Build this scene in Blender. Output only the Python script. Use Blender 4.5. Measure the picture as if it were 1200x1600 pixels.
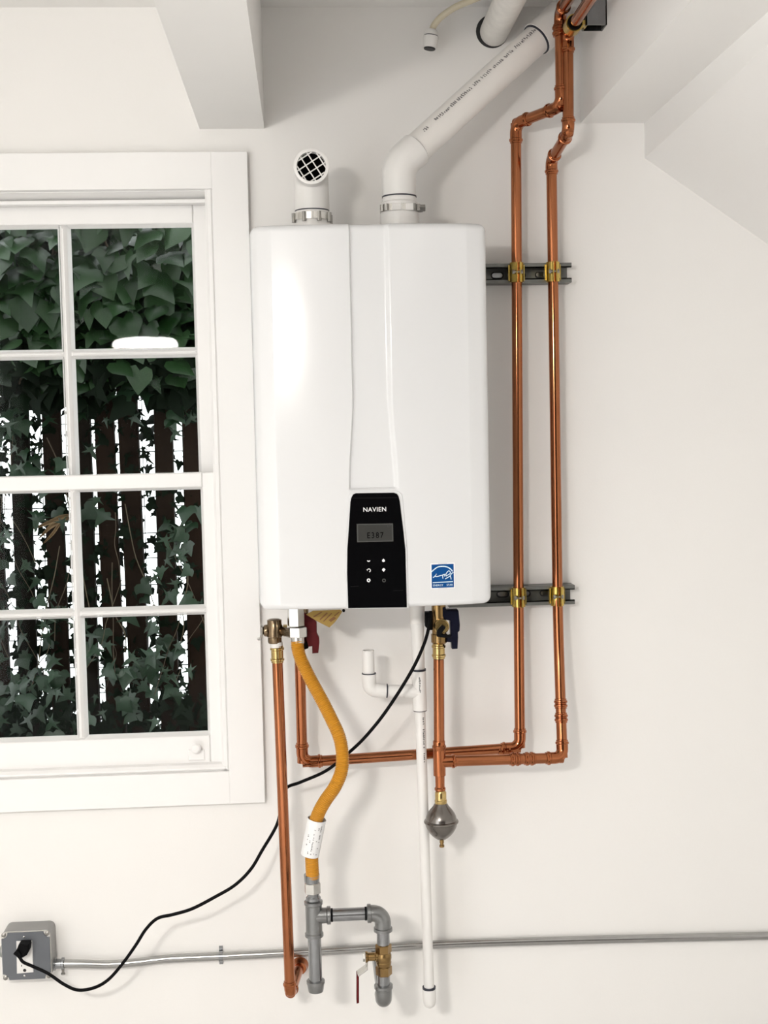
import bpy, math, random
from mathutils import Vector, Matrix
random.seed(7)
for o in list(bpy.data.objects): bpy.data.objects.remove(o)
SC = bpy.context.scene
COL = SC.collection
R = math.radians

# ------------------------------------------------------------------ camera
F = 1991.3                       # focal length in pixels of the 1200 x 1600 frame
DIST = 2.73                      # camera to back wall, metres
CAMZ = 1.5
yaw, pitch, roll = R(3.411), R(-3.863), R(-1.203)
fw = Vector((math.sin(yaw)*math.cos(pitch), math.cos(yaw)*math.cos(pitch), math.sin(pitch)))
rt = Vector((math.cos(yaw), -math.sin(yaw), 0)); up = rt.cross(fw)
cr, sr = math.cos(roll), math.sin(roll)
rt2 = cr*rt + sr*up; up2 = -sr*rt + cr*up
CAMP = Vector((0, -DIST, CAMZ))
cd = bpy.data.cameras.new('camera'); cam = bpy.data.objects.new('camera', cd); COL.objects.link(cam)
cam.matrix_world = Matrix(((rt2.x, up2.x, -fw.x, CAMP.x), (rt2.y, up2.y, -fw.y, CAMP.y), (rt2.z, up2.z, -fw.z, CAMP.z), (0, 0, 0, 1)))
cd.sensor_fit = 'VERTICAL'; cd.sensor_height = 36; cd.sensor_width = 27
cd.lens = 36*F/1600; cd.clip_start = .05; cd.clip_end = 200
SC.camera = cam

# ------------------------------------------------------------------ world, exposure
LAMP_STRENGTH = 320
WORLD_STRENGTH = 3.6
SC.view_settings.view_transform = 'Standard'; SC.view_settings.look = 'None'
SC.view_settings.gamma = 1; SC.view_settings.use_curve_mapping = False
SC.view_settings.exposure = -0.07
w = bpy.data.worlds.new('overcast'); SC.world = w; w.use_nodes = True
bg = w.node_tree.nodes['Background']; bg.inputs['Color'].default_value = (.96, .98, 1.0, 1); bg.inputs['Strength'].default_value = WORLD_STRENGTH

# ------------------------------------------------------------------ helpers
def W(px, py, d=0.0):
    """photo pixel -> point on the vertical plane d metres in front of the back wall"""
    ray = fw + rt2*((px-600)/F) + up2*(-(py-800)/F)
    return CAMP + ray*((DIST-d)/ray.y)
def S(d): return F/(DIST-d)       # pixels per metre at that distance
WL = {}                           # world location of every parent
class MB:
    def __init__(s): s.v = []; s.f = []
    def add(s, vs, fs):
        n = len(s.v); s.v += [Vector(v) for v in vs]; s.f += [[i+n for i in f] for f in fs]; return s
    def box(s, a, b):
        x0, y0, z0 = a; x1, y1, z1 = b
        x0, x1 = min(x0, x1), max(x0, x1); y0, y1 = min(y0, y1), max(y0, y1); z0, z1 = min(z0, z1), max(z0, z1)
        return s.add([(x0,y0,z0),(x1,y0,z0),(x1,y1,z0),(x0,y1,z0),(x0,y0,z1),(x1,y0,z1),(x1,y1,z1),(x0,y1,z1)],
                     [[3,2,1,0],[4,5,6,7],[0,1,5,4],[1,2,6,5],[2,3,7,6],[3,0,4,7]])
    def bbox(s, a, b, c=.003):
        """box with chamfered edges on the side facing the room"""
        x0, y0, z0 = [min(p, q) for p, q in zip(a, b)]; x1, y1, z1 = [max(p, q) for p, q in zip(a, b)]
        c = min(c, (x1-x0)*.45, (z1-z0)*.45, (y1-y0)*.9)
        vs = [(x0,y1,z0),(x1,y1,z0),(x1,y1,z1),(x0,y1,z1),(x0,y0+c,z0),(x1,y0+c,z0),(x1,y0+c,z1),(x0,y0+c,z1),
              (x0+c,y0,z0+c),(x1-c,y0,z0+c),(x1-c,y0,z1-c),(x0+c,y0,z1-c)]
        fs = [[3,2,1,0],[8,9,10,11]]
        for q in (0, 4):
            for i in range(4):
                j = (i+1) % 4; fs.append([q+i, q+j, q+4+j, q+4+i])
        return s.add(vs, [f for f in fs])
    def sweep(s, path, rad, n=16, caps=True, up=None, phase=0.0):
        P = [Vector(p) for p in path]; m = len(P)
        if not isinstance(rad, (list, tuple)): rad = [rad]*m
        T = []
        for i in range(m):
            a = P[max(i-1, 0)]; b = P[min(i+1, m-1)]
            t = (b-a)
            if t.length < 1e-9: t = T[-1] if T else Vector((0,0,1))
            T.append(t.normalized())
        ref = Vector(up) if up else (Vector((0,1,0)) if abs(T[0].y) < .9 else Vector((1,0,0)))
        u = (ref - T[0]*ref.dot(T[0])).normalized()
        vs = []; fs = []
        for i in range(m):
            if i:
                q = T[i-1].rotation_difference(T[i]); u = q @ u
                u = (u - T[i]*u.dot(T[i])).normalized()
            v = T[i].cross(u)
            for k in range(n):
                a = 2*math.pi*k/n + phase
                vs.append(P[i] + (u*math.cos(a) + v*math.sin(a))*rad[i])
        for i in range(m-1):
            for k in range(n):
                k2 = (k+1) % n
                fs.append([i*n+k, i*n+k2, (i+1)*n+k2, (i+1)*n+k])
        if caps:
            fs.append(list(range(n))[::-1]); fs.append([(m-1)*n+k for k in range(n)])
        return s.add(vs, fs)
    def lathe(s, base, axis, prof, n=24, caps=True, phase=0.0):
        """prof = [(offset along axis, radius)]"""
        b = Vector(base); a = Vector(axis).normalized()
        ref = Vector((0,1,0)) if abs(a.y) < .9 else Vector((1,0,0))
        u = (ref - a*ref.dot(a)).normalized(); v = a.cross(u)
        vs = []; fs = []; m = len(prof)
        for t, r in prof:
            for k in range(n):
                g = 2*math.pi*k/n + phase
                vs.append(b + a*t + (u*math.cos(g) + v*math.sin(g))*max(r, 1e-5))
        for i in range(m-1):
            for k in range(n):
                k2 = (k+1) % n
                fs.append([i*n+k, i*n+k2, (i+1)*n+k2, (i+1)*n+k])
        if caps:
            fs.append(list(range(n))[::-1]); fs.append([(m-1)*n+k for k in range(n)])
        return s.add(vs, fs)
    def prism(s, pts, d0, d1, c=0.0):
        """polygon given as (x, z), extruded between depths d0 (back) and d1 (front) before the wall; c = front chamfer"""
        n = len(pts); A = sum(pts[i][0]*pts[(i+1) % n][1]-pts[(i+1) % n][0]*pts[i][1] for i in range(n))
        if A < 0: pts = pts[::-1]
        cx = sum(p[0] for p in pts)/n; cz = sum(p[1] for p in pts)/n
        rings = [(pts, d0)]
        if c:
            rings.append((pts, d1-c))
            q = []
            for i in range(n):
                p0, p, p1 = Vector(pts[i-1]), Vector(pts[i]), Vector(pts[(i+1) % n])
                e0 = (p-p0).normalized(); e1 = (p1-p).normalized()
                nn = Vector((-(e0.y+e1.y), e0.x+e1.x)); nn.normalize()
                q.append((p.x+nn.x*c, p.y+nn.y*c))
            rings.append((q, d1))
        else: rings.append((pts, d1))
        vs = []; fs = []
        for r, d in rings: vs += [(x, -d, z) for x, z in r]
        for j in range(len(rings)-1):
            for i in range(n):
                i2 = (i+1) % n; fs.append([j*n+i, j*n+i2, (j+1)*n+i2, (j+1)*n+i])
        fs.append([(len(rings)-1)*n+i for i in range(n)]); fs.append(list(range(n))[::-1])
        return s.add(vs, fs)
    def mesh(s, name, off, angle=35):
        me = bpy.data.meshes.new(name)
        me.from_pydata([v-off for v in s.v], [], s.f)
        me.polygons.foreach_set('use_smooth', [True]*len(me.polygons))
        me.update(); me.set_sharp_from_angle(angle=R(angle))
        return me
    def build(s, name, mat, parent=None, angle=35):
        off = WL.get(parent.name, Vector()) if parent else Vector()
        me = s.mesh(name, off, angle)
        o = bpy.data.objects.new(name, me); COL.objects.link(o); me.materials.append(mat)
        if parent: o.parent = parent
        WL[o.name] = off.copy()
        return o
def tag(o, label=None, cat=None, group=None, kind=None):
    if label: o['label'] = label
    if cat: o['category'] = cat
    if group: o['group'] = group
    if kind: o['kind'] = kind
    return o
def thing(name, loc, label, cat, group=None, kind=None):
    o = bpy.data.objects.new(name, None); COL.objects.link(o); o.location = loc; o.empty_display_size = .05
    WL[o.name] = Vector(loc); return tag(o, label, cat, group, kind)
def B(): return MB()
def spline(pts, n=12):
    P = [Vector(p) for p in pts]; out = []
    P = [P[0]*2-P[1]] + P + [P[-1]*2-P[-2]]
    for i in range(1, len(P)-2):
        for k in range(n):
            t = k/n; a, b, c, d = P[i-1], P[i], P[i+1], P[i+2]
            out.append(.5*((2*b)+(c-a)*t+(2*a-5*b+4*c-d)*t*t+(3*b-a-3*c+d)*t**3))
    out.append(P[-2]); return out
def text_mesh(txt, width, height, bold=0.0):
    """flat lettering, returned as centred 2-D verts and faces"""
    c = bpy.data.curves.new('lettering', 'FONT'); c.body = txt; c.align_x = 'CENTER'; c.align_y = 'CENTER'; c.resolution_u = 3; c.offset = bold; c.space_character = 1.3 if txt == 'E387' else 1.06
    o = bpy.data.objects.new('lettering', c); COL.objects.link(o)
    dg = bpy.context.evaluated_depsgraph_get(); dg.update()
    me = bpy.data.meshes.new_from_object(o.evaluated_get(dg))
    vs = [v.co.copy() for v in me.vertices]; fs = [list(p.vertices) for p in me.polygons]
    bpy.data.objects.remove(o); bpy.data.curves.remove(c); bpy.data.meshes.remove(me)
    x0 = min(v.x for v in vs); x1 = max(v.x for v in vs); y0 = min(v.y for v in vs); y1 = max(v.y for v in vs)
    return [((v.x-(x0+x1)/2)*width/(x1-x0), (v.y-(y0+y1)/2)*height/(y1-y0)) for v in vs], fs

# ------------------------------------------------------------------ materials
def mat(name, col, rough=.5, metal=0.0, var=.06, scale=18, bump=0.0, bscale=None, coat=0.0, spec=.5, stretch=None):
    m = bpy.data.materials.new(name); m.use_nodes = True; nt = m.node_tree; p = nt.nodes['Principled BSDF']
    tc = nt.nodes.new('ShaderNodeTexCoord'); mp = nt.nodes.new('ShaderNodeMapping')
    if stretch: mp.inputs['Scale'].default_value = stretch
    nt.links.new(tc.outputs['Object'], mp.inputs['Vector'])
    nz = nt.nodes.new('ShaderNodeTexNoise'); nz.inputs['Scale'].default_value = scale; nz.inputs['Detail'].default_value = 4
    nt.links.new(mp.outputs[0], nz.inputs['Vector'])
    rp = nt.nodes.new('ShaderNodeMapRange'); rp.inputs['To Min'].default_value = 1-var; rp.inputs['To Max'].default_value = 1+var
    nt.links.new(nz.outputs['Fac'], rp.inputs['Value'])
    mx = nt.nodes.new('ShaderNodeMix'); mx.data_type = 'RGBA'; mx.blend_type = 'MULTIPLY'; mx.inputs['Factor'].default_value = 1
    mx.inputs['A'].default_value = (*col, 1); nt.links.new(rp.outputs[0], mx.inputs['B'])
    nt.links.new(mx.outputs['Result'], p.inputs['Base Color'])
    p.inputs['Roughness'].default_value = rough; p.inputs['Metallic'].default_value = metal
    p.inputs['Coat Weight'].default_value = coat; p.inputs['Specular IOR Level'].default_value = spec
    if bump:
        n2 = nt.nodes.new('ShaderNodeTexNoise'); n2.inputs['Scale'].default_value = bscale or scale*4; n2.inputs['Detail'].default_value = 3
        nt.links.new(mp.outputs[0], n2.inputs['Vector'])
        bp = nt.nodes.new('ShaderNodeBump'); bp.inputs['Strength'].default_value = bump; bp.inputs['Distance'].default_value = .002
        nt.links.new(n2.outputs['Fac'], bp.inputs['Height']); nt.links.new(bp.outputs[0], p.inputs['Normal'])
    return m
def emit(name, col, st):
    m = bpy.data.materials.new(name); m.use_nodes = True; nt = m.node_tree; nt.nodes.clear()
    e = nt.nodes.new('ShaderNodeEmission'); o = nt.nodes.new('ShaderNodeOutputMaterial')
    e.inputs['Color'].default_value = (*col, 1); e.inputs['Strength'].default_value = st; nt.links.new(e.outputs[0], o.inputs['Surface']); return m
M = {}
M['wall'] = mat('wall_paint', (.86, .845, .82), .65, var=.015, scale=3, bump=.06, bscale=220)
M['trim'] = mat('trim_paint', (.87, .862, .85), .38, var=.012, scale=6, bump=.03, bscale=60)
M['beam'] = mat('beam_paint', (.86, .85, .83), .6, var=.015, scale=5, bump=.08, bscale=160)
M['ceil'] = mat('ceiling_paint', (.84, .83, .81), .7, var=.015, scale=4, bump=.05, bscale=160)
M['darkwall'] = mat('dark_unseen_wall', (.07, .055, .045), .6, var=.3, scale=8)
M['floor'] = mat('floor_concrete', (.60, .59, .58), .7, var=.1, scale=5, bump=.1)
M['heater'] = mat('white_enamel', (.735, .74, .745), .17, var=.006, scale=4, coat=.3)
M['case'] = mat('grey_sheet_metal', (.55, .56, .57), .45, .3, var=.03)
M['pvc'] = mat('white_pvc', (.80, .775, .74), .38, var=.03, scale=25)
M['pvcw'] = mat('bright_pvc', (.80, .785, .76), .32, var=.025, scale=25)
M['pvcd'] = mat('scuffed_pvc', (.76, .74, .70), .45, var=.16, scale=40)
M['gasket'] = mat('dark_glue_line', (.015, .017, .03), .4, var=.2)
M['copper'] = mat('copper', (.40, .148, .066), .14, 1.0, var=.14, scale=14, stretch=(1, 1, .35), bump=.02, bscale=90)
M['copperf'] = mat('copper_fitting', (.40, .140, .060), .11, 1.0, var=.18, scale=40, bump=.04, bscale=120)
M['brass'] = mat('brass', (.56, .41, .17), .18, 1.0, var=.2, scale=40, bump=.04)
M['brassd'] = mat('dull_brass', (.28, .18, .075), .27, 1.0, var=.2, scale=40, bump=.05)
M['bronze'] = mat('aged_bronze', (.22, .16, .10), .22, 1.0, var=.25, scale=60, bump=.08)
M['clamp'] = mat('yellow_zinc', (.60, .44, .12), .25, 1.0, var=.2, scale=60, bump=.04)
M['nickel'] = mat('nickel', (.66, .65, .62), .22, 1.0, var=.08, scale=40)
M['steel'] = mat('galvanised_steel', (.32, .33, .34), .22, 1.0, var=.2, scale=60, bump=.05, bscale=160)
M['mall'] = mat('malleable_iron', (.27, .275, .275), .30, .95, var=.15, scale=60, bump=.12, bscale=200)
M['emt'] = mat('conduit_steel', (.42, .42, .41), .2, 1.0, var=.1, scale=30)
M['strut'] = mat('strut_steel', (.19, .195, .185), .42, .9, var=.25, scale=50, bump=.05)
M['dark'] = mat('dark_recess', (.02, .02, .02), .6, var=.2)
M['void'] = mat('bore_shade_black', (.002, .002, .002), .9, var=.2, spec=.02)
M['boxgrey'] = mat('grey_box_paint', (.28, .28, .275), .38, .35, var=.08, scale=30)
M['plate'] = mat('slate_cover_paint', (.135, .145, .16), .42, .2, var=.06, scale=30)
M['recept'] = mat('ivory_plastic', (.80, .79, .77), .35, var=.02)
M['rubber'] = mat('black_rubber', (.005, .005, .0055), .55, var=.2, scale=40, spec=.06)
M['yellow'] = mat('yellow_coating', (.56, .255, .018), .42, var=.08, scale=60)
M['label'] = mat('white_label', (.82, .82, .82), .45, var=.02)
M['ink'] = mat('black_ink', (.03, .03, .035), .5, var=.1)
M['inkg'] = mat('grey_ink', (.20, .19, .19), .5, var=.1)
M['red'] = mat('red_plastic', (.095, .004, .006), .42, var=.1, spec=.2)
M['navy'] = mat('navy_plastic', (.002, .003, .014), .42, var=.1, spec=.15)
M['tag'] = mat('yellow_tag_card', (.30, .185, .03), .55, var=.12, scale=40)
M['tagink'] = mat('brown_tag_print', (.17, .07, .015), .6, var=.1)
M['panel'] = mat('black_gloss_panel', (.0025, .0025, .003), .22, var=.1, spec=.04)
M['lcd'] = mat('grey_lcd', (.045, .045, .042), .30, var=.04, spec=.08)
M['seam'] = mat('panel_seam', (.012, .012, .012), .4, var=.05, spec=.1)
M['lcdf'] = mat('lcd_border', (.085, .085, .08), .3, var=.04, spec=.08)
M['white'] = mat('white_print', (.86, .86, .86), .4, var=.01)
M['dim'] = mat('grey_print', (.16, .16, .16), .4, var=.01)
M['blue'] = mat('blue_sticker', (.003, .068, .25), .35, var=.08, scale=60, spec=.2)
M['pale'] = mat('pale_blue_print', (.66, .80, .88), .35, var=.01)
M['tube'] = mat('cream_pex', (.62, .56, .42), .35, var=.06)
M['screw'] = mat('screw_steel', (.32, .31, .29), .35, .9, var=.15)
M['arrest'] = mat('arrestor_steel', (.21, .195, .18), .22, 1.0, var=.1, scale=30, bump=.05)
M['ground'] = mat('dark_soil', (.035, .032, .025), .9, var=.4, scale=14, bump=.5)
M['stucco'] = mat('outside_stucco', (.55, .54, .52), .8, var=.08, scale=20, bump=.2)
M['stem'] = mat('ivy_stem', (.075, .052, .03), .7, var=.3, scale=30)
M['twig'] = mat('pale_twig', (.11, .085, .05), .7, var=.3, scale=30)
M['dryleaf'] = mat('dry_leaf', (.26, .17, .09), .7, var=.3, scale=30)
M['wire'] = mat('dark_wire', (.03, .03, .03), .5, .6, var=.2)
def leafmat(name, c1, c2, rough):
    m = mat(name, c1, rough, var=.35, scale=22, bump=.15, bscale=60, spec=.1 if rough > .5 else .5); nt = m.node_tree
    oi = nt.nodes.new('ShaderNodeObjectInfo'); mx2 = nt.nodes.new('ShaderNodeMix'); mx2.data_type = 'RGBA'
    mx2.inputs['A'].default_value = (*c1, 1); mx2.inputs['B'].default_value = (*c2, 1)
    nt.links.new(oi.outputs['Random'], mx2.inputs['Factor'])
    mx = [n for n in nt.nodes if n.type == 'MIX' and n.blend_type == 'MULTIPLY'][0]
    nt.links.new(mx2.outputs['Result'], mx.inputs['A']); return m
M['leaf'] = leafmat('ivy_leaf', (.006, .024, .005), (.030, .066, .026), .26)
M['leafd'] = leafmat('ivy_leaf_shaded', (.0016, .0055, .0018), (.0035, .0095, .0035), .6)  # ivy green darkened: shade between the leaves is put into the colour
M['leafs'] = leafmat('ivy_leaf_star', (.006, .024, .007), (.022, .052, .026), .28)
M['picket'] = leafmat('weathered_picket', (.009, .0075, .0055), (.024, .0125, .008), .8)
# window glass: clear pane with fresnel reflection and a few dust specks
m = bpy.data.materials.new('window_glass'); m.use_nodes = True; nt = m.node_tree; nt.nodes.clear()
o_ = nt.nodes.new('ShaderNodeOutputMaterial'); tr = nt.nodes.new('ShaderNodeBsdfTransparent'); gl = nt.nodes.new('ShaderNodeBsdfGlossy')
gl.inputs['Roughness'].default_value = .012
fr = nt.nodes.new('ShaderNodeFresnel'); fr.inputs['IOR'].default_value = 1.13
ms = nt.nodes.new('ShaderNodeMixShader'); nt.links.new(fr.outputs[0], ms.inputs[0]); nt.links.new(tr.outputs[0], ms.inputs[1]); nt.links.new(gl.outputs[0], ms.inputs[2])
tr.inputs['Color'].default_value = (.93, .95, .94, 1)
tc = nt.nodes.new('ShaderNodeTexCoord'); vo = nt.nodes.new('ShaderNodeTexVoronoi'); vo.inputs['Scale'].default_value = 260
nt.links.new(tc.outputs['Object'], vo.inputs['Vector'])
lt = nt.nodes.new('ShaderNodeMath'); lt.operation = 'LESS_THAN'; lt.inputs[1].default_value = .11; nt.links.new(vo.outputs['Distance'], lt.inputs[0])
nz = nt.nodes.new('ShaderNodeTexNoise'); nz.inputs['Scale'].default_value = 7; nt.links.new(tc.outputs['Object'], nz.inputs['Vector'])
gt = nt.nodes.new('ShaderNodeMapRange'); gt.inputs['From Min'].default_value = .5; gt.inputs['From Max'].default_value = .75; nt.links.new(nz.outputs['Fac'], gt.inputs['Value'])
mu = nt.nodes.new('ShaderNodeMath'); mu.operation = 'MULTIPLY'; nt.links.new(lt.outputs[0], mu.inputs[0]); nt.links.new(gt.outputs[0], mu.inputs[1])
mu2 = nt.nodes.new('ShaderNodeMath'); mu2.operation = 'MULTIPLY'; mu2.inputs[1].default_value = .25; nt.links.new(mu.outputs[0], mu2.inputs[0])
df = nt.nodes.new('ShaderNodeBsdfDiffuse'); df.inputs['Color'].default_value = (.7, .7, .68, 1)
ms2 = nt.nodes.new('ShaderNodeMixShader'); nt.links.new(mu2.outputs[0], ms2.inputs[0]); nt.links.new(ms.outputs[0], ms2.inputs[1]); nt.links.new(df.outputs[0], ms2.inputs[2])
nt.links.new(ms2.outputs[0], o_.inputs['Surface']); M['glass'] = m

# ================================================================== THE SETTING
XL, XR, YB = -1.75, 2.3, -5.2
ZC = W(120, 11.5, 0).z                     # ceiling
# window opening in the wall
cas_r = (W(383, 239, .02).x + W(417, 1252, .02).x)/2
cas_t = W(190, 238, .02).z
cas_b = (W(0, 1272, .02).z + W(417, 1252, .02).z)/2
op_r = (W(331, 293, .02).x + W(364, 1206, .02).x)/2
op_t = W(165, 293, .02).z
op_b = (W(0, 1220.5, .02).z + W(364, 1206.5, .02).z)/2
US, LS = .078, .036                        # glass planes behind the wall face: upper and lower sash
gu_r = (W(297.5, 358, -US).x + W(312.6, 738, -US).x)/2
gl_r = (W(313, 767, -LS).x + W(325.5, 1142, -LS).x)/2
gm = [W(114.5, 450, -US).x, W(93.5, 450, -US).x]      # both sides of the vertical glazing bar, upper sash
gl_m = [W(132, 950, -LS).x, W(113.5, 950, -LS).x]
pane_w = gu_r - gm[0]
gu_l = gm[1] - pane_w; gl_l = gl_m[1] - (gl_r - gl_m[0])
op_l = gu_l - (op_r - gu_r); cas_l = op_l - (cas_r - op_r)
TH = .16
b = B()
b.box((XL, 0, 0), (op_l, TH, ZC+.1)); b.box((op_r, 0, 0), (XR, TH, ZC+.1))
b.box((op_l, 0, 0), (op_r, TH, op_b)); b.box((op_l, 0, op_t), (op_r, TH, ZC+.1))
tag(b.build('wall_back', M['wall']), 'smooth white painted wall carrying the heater and window', 'wall', kind='structure')
OY0, OY1, OZ = -5.1, -2.3, 2.1             # unseen opening added in the left wall to let in fill daylight
b = B().box((XL-.1, OY1, 0), (XL, TH, ZC+.1)).box((XL-.1, YB, 0), (XL, OY0, ZC+.1)).box((XL-.1, OY0, OZ), (XL, OY1, ZC+.1)); tag(b.build('wall_left', M['wall']), 'white side wall left of the window', 'wall', kind='structure')
b = B().box((XR, YB, 0), (XR+.1, TH, ZC+.1)); tag(b.build('wall_right', M['wall']), 'white side wall far right of the pipes', 'wall', kind='structure')
b = B().box((XL-.1, YB-.1, 0), (XR+.1, YB, ZC+.1)); tag(b.build('wall_front', M['darkwall']), 'dark unseen wall added behind the viewer', 'wall', kind='structure')  # unseen wall, added dark so metal and glass mirror darkness
b = B().box((XL-.1, YB, -.1), (XR+.1, TH, 0)); tag(b.build('floor', M['floor']), 'grey concrete floor below the pipes', 'floor', kind='structure')
b = B().box((XL-.1, YB, ZC), (XR+.1, TH, ZC+.1)); tag(b.build('ceiling', M['ceil']), 'white ceiling above the beams', 'ceiling', kind='structure')
bx0, bx1 = W(312, 203).x, W(413, 200).x; bz = (W(312, 203).z + W(413, 200).z)/2
b = B().box((bx0, YB, bz), (bx1, 0, ZC))
tag(b.build('ceiling_beam', M['beam']), 'white boxed ceiling beam above the window corner, left of the pipes', 'beam', kind='structure')
rx0, rx1 = W(907, 191).x, W(1007, 194).x; rz = (W(907, 191).z + W(1007, 194).z)/2
b = B().box((rx0, YB, rz), (rx1, 0, ZC))
tag(b.build('ceiling_beam', M['beam']), 'white boxed ceiling beam right of the copper pipes', 'beam', kind='structure')
# sloped underside of the stair, right
p0 = W(1007, 247); p1 = W(1200, 382); sl = (p1.z-p0.z)/(p1.x-p0.x); kz = .032; LEN = 1.9
zr = p0.z + sl*(XR-p0.x)
vs = [(rx1, 0, ZC), (rx1, 0, p0.z), (XR, 0, zr), (XR, 0, ZC), (rx1, -LEN, ZC), (rx1, -LEN, p0.z+kz*LEN), (XR, -LEN, zr+kz*LEN), (XR, -LEN, ZC)]
b = B().add(vs, [[0,1,2,3],[7,6,5,4],[0,4,5,1],[1,5,6,2],[2,6,7,3],[3,7,4,0]])
tag(b.build('stair_soffit', M['beam'], angle=5), 'white sloping soffit under the stair at upper right', 'soffit', kind='structure')

# ---- window
win = thing('window_1', (op_l, 0, op_b), 'white painted double-hung window with eight panes and flat casing', 'window', kind='structure')
cd0, cd1 = .0, -.020
b = B().bbox((op_r-.004, cd1, cas_b), (cas_r, 0, cas_t), .0008); b.build('casing', M['trim'], win)
b = B().bbox((cas_l, cd1, cas_b), (op_l+.004, 0, cas_t), .0008); b.build('casing', M['trim'], win)
b = B().bbox((op_l+.004, cd1, op_t-.004), (op_r-.004, 0, cas_t), .0008); b.build('casing', M['trim'], win)
b = B().bbox((op_l+.004, cd1, cas_b), (op_r-.004, 0, op_b+.002), .0008); b.build('casing', M['trim'], win)
b = B().box((op_r-.006, 0, op_b), (op_r+.001, TH, op_t)); b.box((op_l-.001, 0, op_b), (op_l+.006, TH, op_t)); b.box((op_l, 0, op_t-.006), (op_r, TH, op_t+.001)); b.box((op_l, 0, op_b-.001), (op_r, TH, op_b+.006))
b.build('jamb', M['trim'], win)
sw = .014                                   # stop bead round the opening
for a_, c_ in (((op_r-.006-sw, -.012, op_b), (op_r-.003, .012, op_t)), ((op_l+.003, -.012, op_b), (op_l+.006+sw, .012, op_t))):
    B().bbox(a_, c_, .005).build('stop_bead', M['trim'], win)
hv_ = []
for x in (op_l+.006, op_r-.006): hv_ += [(x, -.016, op_t), (x, .034, op_t-.015), (x, .020, op_t-.019), (x, .020, op_t-.026), (x, .045, op_t-.026), (x, .045, op_t)]
B().add(hv_, [[0, 1, 7, 6], [1, 2, 8, 7], [2, 3, 9, 8], [3, 4, 10, 9], [4, 5, 11, 10], [5, 0, 6, 11], [5, 4, 3, 2, 1, 0], [6, 7, 8, 9, 10, 11]]).build('head_moulding', M['trim'], win, 10)
B().bbox((op_l+.006, -.014, op_b+.001), (op_r-.006, .03, op_b+.016), .006).build('sill', M['trim'], win)
def sash(name, yf, zt, zb, zg, xl, xr, xm0, xm1, thick=.036):
    """zg = [top of upper panes, bottom of upper panes, top of lower panes, bottom of lower panes]"""
    s = B(); so = None
    sh = bpy.data.objects.new(name, None); COL.objects.link(sh); sh.parent = win; WL[sh.name] = WL[win.name].copy(); sh.empty_display_size = .05
    L, Rr = op_l+.007, op_r-.007
    ch = .007
    B().bbox((L, yf, zb), (xl, yf+thick, zt), .002).build('stile', M['trim'], sh)
    B().bbox((xr, yf, zb), (Rr, yf+thick, zt), .002).build('stile', M['trim'], sh)
    B().bbox((xl+.0006, yf+.0004, zg[0]), (xr-.0006, yf+thick, zt), .002).build('rail', M['trim'], sh)
    B().bbox((xl+.0006, yf+.0004, zb), (xr-.0006, yf+thick, zg[3]), .002).build('rail', M['trim'], sh)
    B().bbox((xm1, yf+.002, zg[3]), (xm0, yf+thick, zg[0]), .009).build('muntin', M['trim'], sh)
    for (x0, x1) in ((xl, xm1), (xm0, xr)):
        B().bbox((x0, yf+.003, zg[2]), (x1, yf+thick, zg[1]), .008).build('muntin', M['trim'], sh)
        for (z1, z0) in ((zg[0], zg[1]), (zg[2], zg[3])):
            # sticking bead around each pane, sloping back to the glass
            k = .006; yb = yf+thick*.62
            q = [(x0, z0), (x1, z0), (x1, z1), (x0, z1)]; q2 = [(x0+k, z0+k), (x1-k, z0+k), (x1-k, z1-k), (x0+k, z1-k)]
            bb = B(); vs = [(x, yf+.006, z) for x, z in q]+[(x, yb, z) for x, z in q2]
            bb.add(vs, [[i, (i+1) % 4, 4+(i+1) % 4, 4+i] for i in range(4)]); bb.build('glazing_bead', M['trim'], sh, 5)
            B().box((x0+.001, yb-.0015, z0+.001), (x1-.001, yb+.0015, z1-.001)).build('pane', M['glass'], sh)
    return sh
zz = lambda py, y_: W(210, py, -y_).z
su = sash('upper_sash', US-.024, op_t-.007, zz(768, US)+.012, [zz(357, US)+.006, zz(544, US)-.006, zz(560, US)+.006, zz(740.5, US)-.006], gu_l, gu_r+.006, gm[0]-.006, gm[1]+.006)
sl_ = sash('lower_sash', LS-.024, zz(740, LS), op_b+.012, [zz(767, LS)+.006, zz(947, LS)-.006, zz(963, LS)+.006, zz(1145, LS)-.006], gl_l, gl_r+.006, gl_m[0]-.006, gl_m[1]+.006)
# sash lift, painted over
lf = W(307, 1180, -.012); y0 = LS-.024
b = B().bbox((lf.x-.018, y0-.003, lf.z-.011), (lf.x+.018, y0, lf.z+.013), .002)
b.lathe((lf.x, y0-.002, lf.z+.019), (0, -1, 0), [(0, .005), (.006, .005), (.009, .010), (.014, .0115), (.018, .008), (.0185, .0)], 16)
b.build('sash_lift', M['trim'], sl_)

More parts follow.
